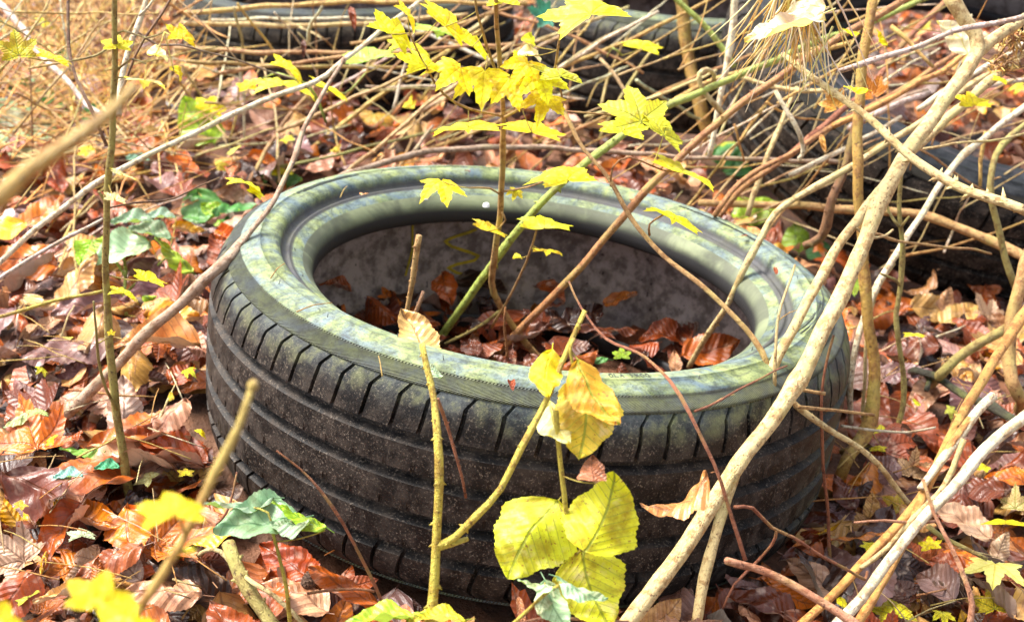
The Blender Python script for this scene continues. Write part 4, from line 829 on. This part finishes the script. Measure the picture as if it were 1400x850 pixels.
# bramble in front of the tyre
plant('bramble_shoot', 'bramble shoot before the tyre with big spotted lime yellow leaflets hanging from it', 'bramble',
    [([(580, 900, .70), (590, 850, .715), (597, 745, .735), (599, 660, .75), (598, 600, .765), (594, 548, .785), (584, 500, .80), (577, 470, .81)], 7.5, 4, 46), ([(600, 745, .735), (622, 733, .735), (650, 705, .735), (685, 668, .74), (715, 612, .75), (740, 560, .765), (758, 520, .775), (778, 470, .79), (800, 424, .80)], 5.6, 3.6, 14), ([(598, 748, .735), (640, 736, .735)], 5, 3),
     ([(760, 562, .765), (763, 600, .76), (768, 650, .752), (772, 700, .745), (770, 707, .745)], 3.8, 2.8, 16), ([(771, 704, .745), (778, 730, .745), (787, 758, .742)], 2.6, 2, 4), ([(771, 704, .745), (764, 712, .745)], 2.6, 2), ([(771, 704, .745), (780, 706, .745)], 2.6, 2), ([(785, 462, .79), (779, 480, .785), (788, 520, .78)], 2.6, 1.8)],
    [(729, 738, .735, 116, .97, 8, 140, 'b', Sp), (820, 700, .735, 106, .98, 0, -20, 'b', Sp), (815, 802, .73, 104, .97, 0, 200, 'b', Sp), (752, 512, .77, 92, .7, 0, 176, 'n', YEL2), (796, 572, .765, 92, .95, 0, 176, 'o', ('s', (.68, .56, .04))), (818, 538, .758, 124, .8, 0, 208, 'n', ('s', ORG)), (765, 580, .768, 96, .6, 0, 196, 'n', PALEY), (812, 642, .738, 40, .7, 0, 5, 'o', ('d', (.40, .12, .05)))], 'yellowgreen')
plant('bramble_seedling', 'small pale green three leaved shoot before the lime yellow leaflets', 'seedling',
    [([(690, 862, .69), (722, 836, .69), (745, 812, .69), (768, 797, .69)], 3, 2)], [(732, 800, .69, 52, .35, -14, 90, 'n', PG), (795, 806, .69, 76, .5, -22, 270, 'n', PG), (762, 828, .69, 84, .9, 0, 205, 'n', PG), (745, 822, .69, 50, .8, 0, 160, 'n', PG)], 'yellowgreen')
plant('bramble_seedling', 'green three leaved bramble on an upright stalk at the lower left of the tyre', 'seedling',
    [([(398, 862, .77), (390, 800, .775), (380, 755, .78), (373, 728, .785)], 3, 2.2, 8), ([(373, 728, .785), (366, 700, .79), (340, 692, .8)], 1.8, 1.2)], [(352, 716, .785, 120, .72, 0, 96, 'w', GB), (326, 688, .80, 96, .14, 2, 90, 'n', GB), (407, 706, .78, 84, .35, -28, 90, 'n', GY), (396, 716, .775, 44, .5, 10, 70, 'o', GB)], 'yellowgreen')
stem('mossy_stalk', 'thick green ridged stalk leaning at the lower left foot of the tyre', 'stalk', 'olive', [(312, 742, .84), (330, 790, .815), (352, 826, .80), (385, 868, .78)], 9, 9.5, knots=.3, thorns=20, tsize=.4)
stem('dry_twig', 'cream root like twig curling past the green ridged stalk', 'twig', 'cream', [(268, 762, .87), (282, 752, .865), (300, 753, .86), (318, 770, .85), (345, 795, .80), (375, 815, .79), (420, 858, .775)], 3, 3.4, knots=.8, group=TWG)
stem('dry_twig', 'thin pinkish twig lying along the bottom edge', 'twig', 'pink', [(680, 858, .72), (740, 846, .72), (800, 847, .72), (860, 850, .72)], 2, 2.2, knots=.5, group=TWG)
plant('yellow_green_plant', 'yellow green leaves at the bottom edge below the bramble shoot', 'plant', [([(560, 880, .70), (560, 858, .705), (556, 848, .71)], 2.5, 2)], [(520, 846, .70, 96, .3, 4, 90, 'w', GY), (598, 846, .70, 80, .3, -4, 90, 'w', ('s', (.62, .66, .03))), (555, 842, .71, 60, .2, 3, 90, 'n', GY)], 'yellowgreen')
# left greenery
plant('leafy_plant', 'broad leaved pale green plant left of the nearest tyre', 'plant', [([(172, 430, None), (170, 400, 1.4), (172, 370, 1.42), (168, 350, 1.42)], 2.5, 2), ([(172, 400, 1.4), (205, 372, 1.42), (230, 350, 1.42)], 2, 1.4), ([(172, 380, 1.4), (150, 345, 1.42), (125, 335, 1.43)], 2, 1.4)],
    [(165, 344, 1.42, 84, .7, 12, 100, 'w', PG), (118, 345, 1.43, 50, .75, 0, 160, 'w', GY), (205, 318, 1.45, 60, .5, -10, 80, 'w', GB), (182, 302, 1.48, 60, .4, 0, 90, 'w', GB), (236, 350, 1.42, 70, .55, -44, 90, 'n', GY), (222, 425, 1.36, 66, .8, -40, 90, 'w', GY), (252, 418, 1.37, 50, .85, -60, 90, 'w', ('g', (.24, .42, .28))), (160, 332, 1.46, 70, .3, 0, 90, 'w', GY), (218, 296, 1.5, 44, .4, 0, 90, 'w', GB)], 'green')
for lab, spec in (('clump of blurred round green leaves in the dry grass at upper left', [(52, 126, 34), (92, 136, 30), (88, 92, 40), (60, 92, 26), (120, 118, 32), (102, 142, 50), (30, 118, 26), (40, 170, 40), (128, 165, 36), (70, 150, 34)]), ('pale green leaves at the left edge under the yellow spotted leaf', [(10, 168, 50), (36, 174, 44), (22, 192, 62), (8, 186, 40)]), ('patch of green leaves between stalks above the left tyre shoulder', [(300, 288, 30), (322, 290, 36), (270, 285, 40), (385, 245, 30)]),
    ('green leaves between nearest tyre and big right tyre', [(1010, 205, 40), (1015, 220, 34), (1090, 325, 30), (1030, 285, 40), (1120, 345, 26), (990, 208, 30)])):
    plant('ground_plant', lab, 'plant', [([(spec[0][0], spec[0][1] + 16, None), (spec[0][0], spec[0][1] + 4, G(spec[0][0], spec[0][1] + 16).y)], 1.5, 1)],
          [(x, y, G(x, y + 12).y, w * 1.45, rnd.uniform(.5, .8), rnd.uniform(-20, 20), rnd.uniform(0, 360), 'o', PG if y > 160 and x < 60 else rnd.choice([Gr, Gr, GY])) for x, y, w in spec], 'green')
def on_ground_leaf(name, lab, px, py, w, ratio, roll, spin, kind, c, lift=.03, cat='leaf'):
    g0 = G(px, py, lift); me, mid, span = {'m': (rnd.choice(MAPLE), .25, 1.5), 'o': (LEAFLET[0], .5, .78), 'b': (LEAFLET[1], .5, .9), 'n': (LEAFLET[3], .5, 1.0), 'w': (LEAFLET[2], .5, 1.0), 'B': (rnd.choice([b for f, b in BEECH if f == 'flat']), .5, 1.0), 'C': (rnd.choice([b for f, b in BEECH if f == 'curled']), .5, 1.0), 'A': (rnd.choice([b for f, b in BEECH if f == 'arched']), .5, 1.0), 'L': (rnd.choice(LOBED)[1], .25, 1.5)}[kind]
    mat, cc = (M_YELLOW, c) if not isinstance(c[0], str) else ({'s': M_SPOT, 'g': M_GREEN, 'd': M_LITTER, 'y': M_YELLOW}[c[0]], c[1])
    mw = leaf_view(px, py, g0.y, w, ratio, roll, spin, mid, span)
    o = bpy.data.objects.new(name, mesh_copy(me, mat)); C.objects.link(o); o.matrix_world = mw; o.color = (*cc, 1); tag(o, lab, cat); return o
for k, (px, py, w) in enumerate([(1150, 200, 20), (1212, 262, 18), (1085, 262, 20), (1262, 36, 22), (1392, 118, 24), (1025, 30, 20), (330, 32, 26), (455, 205, 24), (392, 190, 22), (560, 145, 22), (60, 30, 26), (118, 205, 24), (96, 462, 22), (58, 505, 20), (258, 505, 22), (232, 545, 22), (320, 205, 24), (300, 225, 20), (1300, 560, 22), (1345, 640, 20), (1188, 745, 24), (1290, 840, 30), (1150, 820, 24), (70, 600, 20), (28, 690, 22), (275, 590, 20), (1255, 552, 20)]):
    g0 = G(px, py, .045 if py > 240 else .10); mw = leaf_view(px, py, g0.y, w * 1.2, rnd.uniform(.3, .8), rnd.uniform(-40, 40), rnd.uniform(0, 360), .25, 1.5)
    o = bpy.data.objects.new('yellow_leaf', mesh_copy(rnd.choice(MAPLE[1:] + [LEAFLET[0], LEAFLET[3], LOBED[1][1], LOBED[3][1]]), rnd.choice([M_YELLOW, M_SPOT, M_SPOT]))); C.objects.link(o); o.matrix_world = mw; o.color = (*jit(rnd.choice([YEL, YEL2, (.62, .50, .03), (.60, .58, .10)]), .15), 1); o['category'] = 'leaf'
    labelled.append((o, 'small bright', 'yellow', 'right of the nearest tyre' if px > 1140 and py > 500 else 'left of the nearest tyre' if px < 330 and py > 300 else 'in the upper left' if px < 500 else 'in the upper right tangle', px, 'leaf'))
D = lambda c: ('d', COL[c] if isinstance(c, str) else c)
for a in [
    ('fallen_leaf', 'large reddish pleated beech leaf with its tip pointing to the left edge', 110, 658, 168, .52, 6, 88, 'B', D('copper')),
    ('fallen_leaf', 'rust orange arched beech leaf crossing behind the sapling', 190, 592, 150, .36, 4, 90, 'A', D('orange brown')),
    ('fallen_leaf', 'pale pinkish serrated leaf standing behind the sapling', 168, 555, 92, .95, 0, 0, 'B', D((.62, .44, .34))),
    ('fallen_leaf', 'rust pleated leaf between the sapling and the tyre', 222, 610, 130, .5, -20, 88, 'B', D('rust brown')),
    ('fallen_leaf', 'long brown leaf with lit rim left of the tyre below the sapling fork', 170, 632, 150, .3, 4, 92, 'A', D('pinkish brown')),
    ('fallen_leaf', 'upright coppery leaf at the left edge under the brown branch', 26, 562, 72, .9, -20, 10, 'B', D('rust brown')),
    ('fallen_leaf', 'big pale tan lobed leaf in the lower left corner', 22, 762, 96, .8, 20, 30, 'L', D((.52, .32, .20))),
    ('fallen_leaf', 'small crinkled golden leaf standing in the lower left', 60, 768, 34, .95, -14, 0, 'C', D('golden')),
    ('fallen_leaf', 'tan pleated leaf with folded rim at the sapling foot', 174, 770, 66, .9, 24, 10, 'B', D((.45, .29, .20))),
    ('fallen_leaf', 'rolled brown pleated leaf left of the sapling foot', 133, 780, 40, .95, -4, 0, 'C', D('copper')),
    ('fallen_leaf', 'rolled tan pleated leaf lying level near the bottom left', 92, 815, 90, .4, 4, 90, 'C', D('tan')),
    ('fallen_leaf', 'broad mauve brown leaf at the bottom under the blurred shoot', 222, 810, 110, .8, 20, 60, 'B', D('pinkish brown')),
    ('fallen_leaf', 'flat mauve leaf left of the sapling at mid height', 90, 480, 120, .45, 10, 90, 'B', D('mauve brown')),
    ('fallen_leaf', 'pale pink lobed leaf at the left edge at mid height', 12, 300, 60, .6, 0, 0, 'L', D((.60, .42, .38))),
    ('fallen_leaf', 'mauve shadowy leaf behind the sapling above the green plant', 70, 285, 100, .35, 4, 90, 'B', D('mauve brown')),
    ('fallen_leaf', 'pale blistered leaf with holes at the front foot of the tyre', 400, 815, 110, .6, -10, 70, 'B', D((.50, .27, .15))),
    ('fallen_leaf', 'tan pleated leaf standing on its stalk right of the thin cane foot', 905, 838, 70, .95, -20, -30, 'B', D((.50, .26, .08))),
    ('fallen_leaf', 'dark mauve ribbed leaf at the lower right foot of the tyre', 1030, 800, 80, .5, -20, 90, 'C', D('mauve brown')),
    ('fallen_leaf', 'broad brown leaf with lit edge below the blunt pink stick', 1045, 825, 110, .5, -18, 90, 'A', D('chestnut brown')),
    ('fallen_leaf', 'mottled tan and mauve leaf right of the tyre foot', 1110, 790, 90, .8, -12, 60, 'B', D((.40, .22, .12))),
    ('fallen_leaf', 'dark mauve leaf right of the tyre behind the curving cream cane', 1205, 640, 60, .8, 20, 30, 'B', D('mauve brown')),
    ('fallen_leaf', 'chestnut folded leaf right of the tyre behind the thin red twig', 1155, 672, 58, .9, -12, 40, 'B', D('chestnut brown')),
    ('fallen_leaf', 'tall tan serrated leaf standing right of the tyre', 1190, 690, 36, .97, -8, 0, 'B', D('tan')),
    ('fallen_leaf', 'golden leaf behind the lower right cane bundle', 1224, 690, 50, .85, 10, 40, 'L', ('s', (.62, .40, .03))),
    ('fallen_leaf', 'pale tan lobed leaf standing upright right of the tyre', 1248, 640, 56, .97, -10, 0, 'L', D((.50, .30, .14))),
    ('fallen_leaf', 'striped chestnut leaf behind the white bleached stick', 1330, 672, 84, .6, 14, 80, 'B', D('chestnut brown')),
    ('fallen_leaf', 'orange brown curled leaf at the right edge above the pale yellow leaf', 1385, 655, 80, .5, -10, 90, 'A', D('orange brown')),
    ('fallen_leaf', 'broad tan leaf behind the reddish twig in the lower right', 1310, 712, 96, .6, -20, 80, 'B', D((.50, .31, .18))),
    ('fallen_leaf', 'pale serrated leaf at the right edge beside the yellow maple leaf', 1370, 748, 50, .95, -20, 0, 'B', D((.58, .40, .27))),
    ('fallen_leaf', 'rust pleated leaf below the small yellow leaf in the lower right', 1292, 772, 58, .75, 16, 60, 'B', D('rust brown')),
    ('fallen_leaf', 'tan and mauve pleated leaf standing before the big right tyre', 1293, 418, 56, .97, -14, 0, 'B', D((.50, .27, .12))),
    ('fallen_leaf', 'long tan leaf slanting up before the big right tyre', 1262, 392, 56, .4, 34, 90, 'A', D((.42, .20, .07))),
    ('fallen_leaf', 'tan brown leaf leaning at the foot of the big right tyre', 1345, 392, 46, .9, 0, 80, 'B', D('copper')),
    ('fallen_leaf', 'dark brown leaf left of the pale rimmed one before the big tyre', 1318, 448, 40, .9, 0, 0, 'A', D('dark brown')),
    ('fallen_leaf', 'pale rimmed brown leaf before the big right tyre', 1362, 440, 40, .9, 20, 10, 'A', D((.36, .17, .07))),
    ('fallen_leaf', 'large maroon leaf right of the tyre beyond the olive stem', 1240, 478, 86, .6, 16, 80, 'B', D('chestnut brown')),
    ('fallen_leaf', 'pale mauve pointed leaf right of the olive stem', 1285, 476, 70, .45, -18, 90, 'B', D((.45, .25, .20))),
    ('fallen_leaf', 'round tan leaf standing inside the hole of the nearest tyre', 922, 494, 34, .95, 0, 0, 'B', D((.50, .25, .12))),
    ('fallen_leaf', 'dark rust leaf leaning in the far right of the tyre hole', 905, 458, 70, .7, 6, 80, 'A', D('rust brown')),
    ('fallen_leaf', 'golden brown maple leaf behind the nearest tyre at the back left', 508, 168, 90, .8, 10, 160, 'L', ('s', (.55, .28, .02))),
    ('fallen_leaf', 'orange maple leaf half in shade beside the golden brown one', 470, 160, 50, .7, -10, 90, 'L', D('orange brown')),
    ('yellow_leaf', 'yellow lobed leaf lying below the short white twig right of the tyre', 1205, 588, 34, .7, 0, 0, 'm', ('s', YEL2)),
    ('yellow_leaf', 'small dull yellow leaf just below the larger one by the white twig', 1200, 612, 28, .6, 0, 0, 'm', YEL2),
    ('yellow_leaf', 'small bright yellow leaf hanging beside the slim olive forked stem', 1250, 456, 36, .4, -4, 0, 'm', YEL, .06),
    ('yellow_leaf', 'bright yellow leaf in front of the rust pleated leaf lower right', 1272, 744, 36, .75, 10, 0, 'm', YEL),
    ('yellow_leaf', 'crinkled yellow green leaf at the bottom edge inside the cane bundle', 1222, 832, 74, .7, -14, 30, 'm', ('s', YEL2)),
    ('yellow_leaf', 'black speckled yellow leaf at the bottom right corner', 1358, 822, 64, .9, 0, 10, 'm', ('s', (.80, .66, .02))),
    ('yellow_leaf', 'pale yellow starry maple leaf above the speckled one at bottom right', 1360, 778, 92, .5, -6, 180, 'm', (.80, .76, .20), .06),
    ('yellow_leaf', 'thin edge on yellow leaf at the right edge', 1375, 714, 76, .16, 0, 0, 'm', YEL, .06),
    ('yellow_leaf', 'pale cream two lobed leaf at the right edge above the edge on one', 1388, 690, 50, .7, 0, 0, 'L', ('s', (.75, .62, .25))),
    ('yellow_leaf', 'small yellow patch leaf inside the upper cane of the bundle', 1245, 722, 28, .7, 0, 0, 'm', YEL2),
    ('yellow_leaf', 'bright yellow leaf below the left end of the cane bundle', 1175, 808, 36, .8, 0, 60, 'm', ('s', YEL2)),
    ('yellow_leaf', 'bright yellow leaf scrap beside the left side of the tyre', 254, 645, 26, .8, 0, 0, 'm', ('s', (.72, .62, .01))),
    ('yellow_leaf', 'flat yellow leaf lying between sapling and tyre', 236, 582, 40, .4, -14, 0, 'm', YEL2),
    ('yellow_leaf', 'pale yellow green curled leaf right of the sapling foot', 200, 652, 44, .6, 0, 60, 'm', PALEY),
    ('yellow_leaf', 'limp yellow green leaf in the lower left corner', 36, 812, 44, .6, 30, 0, 'm', ('s', (.62, .62, .05))),
    ('yellow_leaf', 'hanging yellow green leaf before the dark tyre at the back left', 272, 165, 62, .9, 12, 20, 'o', GY, .06),
    ('yellow_leaf', 'yellow leaf behind the hanging yellow green one', 288, 145, 50, .7, -20, 0, 'm', YEL, .08),
    ('yellow_leaf', 'pale yellow leaf lying on the ground behind the nearest tyre', 385, 235, 40, .4, 0, 0, 'm', YEL2),
    ('green_leaf', 'green pointed leaf under the rust arched leaf left of the tyre', 113, 617, 62, .35, -6, 90, 'n', ('g', (.25, .50, .08))),
    ('green_leaf', 'blue green round leaf lying on the large reddish pleated leaf', 93, 650, 40, .5, 0, 90, 'w', ('g', (.30, .60, .50)), .05),
    ('green_leaf', 'deep green seedling leaf beside the sapling foot', 146, 638, 34, .6, 0, 90, 'w', ('g', (.08, .42, .20)), .05),
    ('green_leaf', 'grey green crinkled leaf at the left of the sapling foot', 112, 728, 46, .55, 0, 0, 'm', ('g', (.50, .60, .35)), .045),
    ('green_leaf', 'pale green rolled leaf at the left edge under the brown branch', 22, 576, 38, .6, 30, 90, 'n', ('g', (.50, .60, .25)), .05),
    ('green_leaf', 'small pale green seedling leaves left of the brown branch', 52, 562, 36, .5, 0, 0, 'm', ('g', (.45, .65, .20)), .06),
    ('green_leaf', 'mint green small leaf behind the sapling above the bone coloured stalk', 186, 218, 38, .4, 0, 90, 'w', ('g', (.30, .60, .42))),
    ('green_leaf', 'lime green leaf between the canes right of the nearest tyre', 1168, 392, 34, .7, 30, 90, 'm', GY, .05),
    ('green_leaf', 'green leaf lying among the brown leaves in the tyre hole', 812, 490, 40, .35, -8, 90, 'n', Gr, .05),
    ('green_leaf', 'lime green lobed leaf among the brown leaves in the tyre hole', 850, 484, 30, .8, 0, 0, 'm', GY, .06),
    ('green_leaf', 'dark teal leaf with lime tip behind the top of the sapling', 742, 22, 56, .8, -30, 120, 'L', ('g', (.05, .28, .18)), .3)]:
    on_ground_leaf(*a)
# dead leaves hanging in the canes
for lab, px, py, Y, w, ra, ro, spn, kind, c in [
    ('curled tan dead leaf propped on the front rim by the broken stubs', 564, 462, .955, 104, .85, -8, 24, 'B', D((.62, .38, .12))), ('small white green leaf scrap on the front rim beside the bramble stem', 592, 505, .83, 34, .6, -30, 60, 'o', PG),
    ('folded rust leaf caught on the thickest cane before the tyre', 930, 686, .80, 112, .45, 26, 92, 'A', D((.48, .22, .06))), ('white curled dead leaf on the dry needle tuft', 1072, 38, 1.1, 112, .45, 14, 90, 'C', (.88, .82, .66)), ('cream leaf behind the white curled one on the needle tuft', 1100, 14, 1.12, 60, .7, 30, 60, 'B', (.85, .78, .55)),
    ('pale yellow white leaf behind the fork of the thickest cane', 1303, 50, 1.32, 66, .8, -24, 60, 'B', (.80, .74, .48)), ('ragged orange leaf with holes on the big tyre shoulder', 1140, 140, 1.4, 50, .9, 10, 20, 'L', D((.72, .36, .05))), ('rust orange leaf right of the ragged one, behind the mustard stem', 1190, 124, 1.42, 56, .8, 0, 30, 'L', D((.62, .22, .02))),
    ('curled orange leaf hanging below the ragged one', 1125, 196, 1.38, 28, .95, 14, 0, 'C', D((.62, .32, .07))), ('brown dead leaf hanging in the heap over the back left tyre', 482, 24, 1.7, 34, .9, 0, 10, 'C', D('rust brown')), ('brown rolled leaf hanging from the stalks over the back left tyre', 415, 66, 1.7, 26, .95, 0, 0, 'C', D('chestnut brown')),
    ('shrivelled dead leaf hanging below the lime yellow leaflets', 712, 832, .75, 40, .9, 10, 180, 'C', D((.40, .16, .06))), ('small yellow leaf left of the mustard stem near the top', 1163, 44, 1.3, 24, .4, -20, 90, 'n', YEL), ('small yellow leaf right of the mustard stem near the top', 1205, 52, 1.3, 26, .6, -60, 90, 'n', YEL),
    ('yellow leaf crossing the mustard stem above the rust orange leaf', 1170, 122, 1.22, 34, .4, -12, 90, 'n', YEL), ('bright yellow maple leaf hanging right of the thickest cane', 1330, 138, 1.2, 58, .5, -18, 20, 'm', YEL), ('small yellow leaf by the dried flower head', 1368, 108, 1.25, 28, .6, -24, 0, 'm', YEL)]:
    me = {'m': rnd.choice(MAPLE), 'o': LEAFLET[0], 'n': LEAFLET[3], 'B': BEECH[0][1], 'C': BEECH[2][1], 'A': BEECH[3][1], 'L': LOBED[0][1], 'F': BEECH[8][1]}[kind]
    mid, span = {'m': (.25, 1.5), 'L': (.25, 1.5)}.get(kind, (.5, 1.0))
    mat, cc = (M_YELLOW, c) if not isinstance(c[0], str) else ({'s': M_SPOT, 'g': M_GREEN, 'd': M_LITTER, 'y': M_YELLOW}[c[0]], c[1])
    o = bpy.data.objects.new('hanging_leaf', mesh_copy(me, mat)); C.objects.link(o); o.matrix_world = leaf_view(px, py, Y, w, ra, ro, spn, mid, span); o.color = (*cc, 1); tag(o, lab, 'leaf')

# scraps that lie on the sidewall of the nearest tyre
for k, (px, py, nm) in enumerate([(497, 268, 'tan'), (1018, 324, 'brown'), (430, 420, 'straw'), (700, 530, 'brown'), (905, 262, 'tan'), (380, 370, 'tan'), (1080, 430, 'straw'), (640, 236, 'brown'), (985, 548, 'tan'), (520, 500, 'straw'), (1060, 372, 'brown'), (470, 262, 'straw')]):
    oo = inv0 @ Vector((0, 0, CH)); dd = (inv0.to_3x3() @ ray(px, py)).normalized(); p = front.matrix_world @ (oo + dd * ((.2035 - oo.z) / dd.z))
    if k % 3 == 2 or nm == 'straw':
        a = rnd.uniform(0, 3.14); d = Vector((math.cos(a), math.sin(a), .02)) * .016; loose('pine_needle', 'needle', 'straw', [p - d, p + Vector((0, 0, .002)), p + d], .0006, .0004, knots=0, wob=.0003, where='lying on the sidewall of the nearest tyre')
    else:
        put_litter(rnd.choice(BEECH)[1], 'tiny', 'tan' if nm != 'brown' else 'rust brown', leaf_mw(p + Vector((0, 0, .002)), rnd.uniform(.010, .017), (rnd.gauss(0, .2), rnd.gauss(0, .2), 1), rnd.uniform(0, 6)), 'leaf scrap')
        it = labelled[-1]; labelled[-1] = (it[0], it[1], it[2], 'on the sidewall of the nearest tyre', it[4], it[5])

# ------------------------------------------------------------ needle tuft, flower head, cone, dry grass
def strands(name, label, cat, roots, n, L, r, spread, down, cols, kind=None, seed=1, seg=4):
    q = random.Random(seed); V, F, TN = [], [], []
    for k in range(n):
        root, dirv = roots(q); l = L * q.uniform(.6, 1.15); d = (Vector(dirv) + Vector((q.gauss(0, spread), q.gauss(0, spread), q.gauss(0, spread * .6)))).normalized(); p = Vector(root); b = len(V); c = jit(SC[q.choice(cols)], .25) if True else None
        for i in range(seg + 1):
            s = d.cross(Vector((.3, .8, .5))).normalized() * r * (1 - .75 * i / seg); s2 = d.cross(s).normalized() * s.length
            for e in (s, -s * .5 + s2 * .87, -s * .5 - s2 * .87): V.append(p + e); TN.append((*c, 1))
            if i: o_ = b + (i - 1) * 3; F += [(o_ + j, o_ + (j + 1) % 3, o_ + 3 + (j + 1) % 3, o_ + 3 + j) for j in range(3)]
            p = p + d * l / seg; d = (d + Vector((q.gauss(0, .06), q.gauss(0, .06), -down))).normalized()
    me = mesh_from(name, V, F); at = me.color_attributes.new('tint', 'FLOAT_COLOR', 'POINT'); at.data.foreach_set('color', np.array(TN, np.float32).ravel())
    return tag(link(name, me, M_STRAW), label, cat, kind=kind)
t = NT('straw'); at_ = t.n('Attribute', attribute_name='tint'); t.P(Base_Color=at_.outputs['Color'], Roughness=.5); M_STRAW = t.m
c0 = P(1098, -16, 1.15)
strands('needle_tuft', 'fan of pale dry pine needles hanging from the top edge', 'pine tuft', lambda q: (c0 + Vector((q.gauss(0, .012), q.gauss(0, .01), q.gauss(0, .008))), Vector((q.uniform(-.75, .55), q.uniform(-.2, .2), -.9))), 95, .088, .0013, .08, .0, ['white', 'cream', 'straw'], seed=3)
def grass_roots(q):
    px, py = q.uniform(-60, 235), q.uniform(-40, 240)
    if q.random() < .3: px, py = q.uniform(-40, 250), q.uniform(-60, 120)
    p = G(px, py, .01); return p, Vector((q.gauss(.15, .8), q.gauss(-.2, .5), abs(q.gauss(.28, .3)) + .05))
strands('dry_grass', 'golden mat of dry grass and needles in the upper left', 'dry grass', grass_roots, 1150, .22, .0021, .22, .09, ['straw', 'straw', 'orange', 'tan', 'cream', 'tan', 'brown', 'brown'], kind='stuff', seed=4)
strands('dry_grass', 'straw strands tangled between the back tyres', 'dry grass', lambda q: (G(q.uniform(250, 1400), q.uniform(-80, 10), .03), Vector((q.gauss(0, 1), q.gauss(0, .5), abs(q.gauss(.3, .3))))), 500, .2, .0014, .3, .08, ['straw', 'cream', 'tan', 'brown'], kind='stuff', seed=5)
fc = P(1386, 66, 1.3)
for lab, cx_, cy_ in (('dried brown flower head at the right edge above its cane end', 1384, 52), ('second dried flower head just below, at the tip of the thin cane', 1370, 88)):
    c1 = P(cx_, cy_, 1.3); strands('dried_flower_head', lab, 'flower head', lambda q: (c1 + Vector((q.gauss(0, .006), q.gauss(0, .006), q.gauss(0, .006))), Vector((q.gauss(0, 1), q.gauss(0, 1), q.gauss(0, 1)))), 90, .016, .0013, .3, .1, ['brown', 'tan', 'brown', 'straw'], seed=cx_, seg=3)
def cone(label, px, py, Lpx, ang):
    c = G(px, py, .03); L = Lpx / FPX * depth(c); V, F = [], []
    n = 90; q = random.Random(9)
    for i in range(n):
        f = i / n; r = L * .24 * math.sin(math.pi * (.12 + .86 * f)) ** .8; a = i * 2.39996; x = (f - .5) * L
        d = Vector((.45, math.cos(a), math.sin(a))).normalized(); tng = Vector((0, -math.sin(a), math.cos(a))); base = Vector((x, r * .55 * math.cos(a), r * .55 * math.sin(a))); tip = base + d * r * .75; w = r * .42 + .0006; nn = d.cross(tng)
        b = len(V); V += [base - tng * w * .4, base + tng * w * .4, tip + tng * w - d * w * .3, tip + d * w * .35, tip - tng * w - d * w * .3]; V += [v + nn * .0012 for v in V[b:b + 5]]
        F += [(b, b + 1, b + 2, b + 3, b + 4), (b + 9, b + 8, b + 7, b + 6, b + 5)] + [(b + k, b + 5 + k, b + 5 + (k + 1) % 5, b + (k + 1) % 5) for k in range(5)]
    o = link('pine_cone', mesh_from('pine_cone', V, F, smooth=False), M_CONE); o.location = c; o.rotation_euler = (0, R(-10), R(ang)); tag(o, label, 'pine cone')
M_CONE = simple('cone_scale', (.12, .07, .045), .5, 300, .9)
cone('dark grey brown pine cone half hidden in the lower right leaves', 1293, 806, 78, 12)
cone('small brown cone under the lower left front of the tyre', 424, 792, 36, 60)

# ------------------------------------------------------------ labels for the leaves and twigs told apart by look, place and order
ORD = ['leftmost', 'second from left', 'third from left', 'fourth from left', 'fifth from left', 'sixth from left', 'seventh from left', 'eighth from left', 'ninth from left', 'tenth from left', 'eleventh from left', 'twelfth from left', 'thirteenth from left', 'fourteenth from left', 'fifteenth from left', 'sixteenth from left', 'seventeenth from left', 'eighteenth from left', 'nineteenth from left', 'twentieth from left', 'twenty-first from left', 'twenty-second from left', 'twenty-third from left', 'twenty-fourth from left', 'twenty-fifth from left']
def label_all(items):
    """items: (object, phrase before, phrase after, px)"""
    B = {}
    for it in items: B.setdefault((it[1], it[2]), []).append(it)
    for (a, b), L in B.items():
        L.sort(key=lambda i: i[3])
        for k, it in enumerate(L):
            it[0]['label'] = f'{a} {b}' if len(L) == 1 else f'{ORD[k] if k < len(ORD) - 1 else "rightmost"} {a} {b}'
            if len(L) > 1: it[0]['group'] = f'{a}s {b}'.replace('leafs', 'leaves')
label_all([(o, f'{c} {f} {n}' if f != 'lobed' else f'{c} lobed {n}', r, px) for o, c, f, r, px, n in labelled])
TW = {'straw': 'straw yellow', 'cream': 'cream', 'white': 'bleached white', 'tan': 'tan', 'brown': 'dark brown', 'russet': 'reddish', 'orange': 'orange brown', 'lilac': 'lilac grey', 'grey': 'grey', 'olive': 'olive'}
label_all([(o, f'{TW[c]} {n.replace("_", " ")}', w, p[0]) for o, c, n, w, p in clutter])
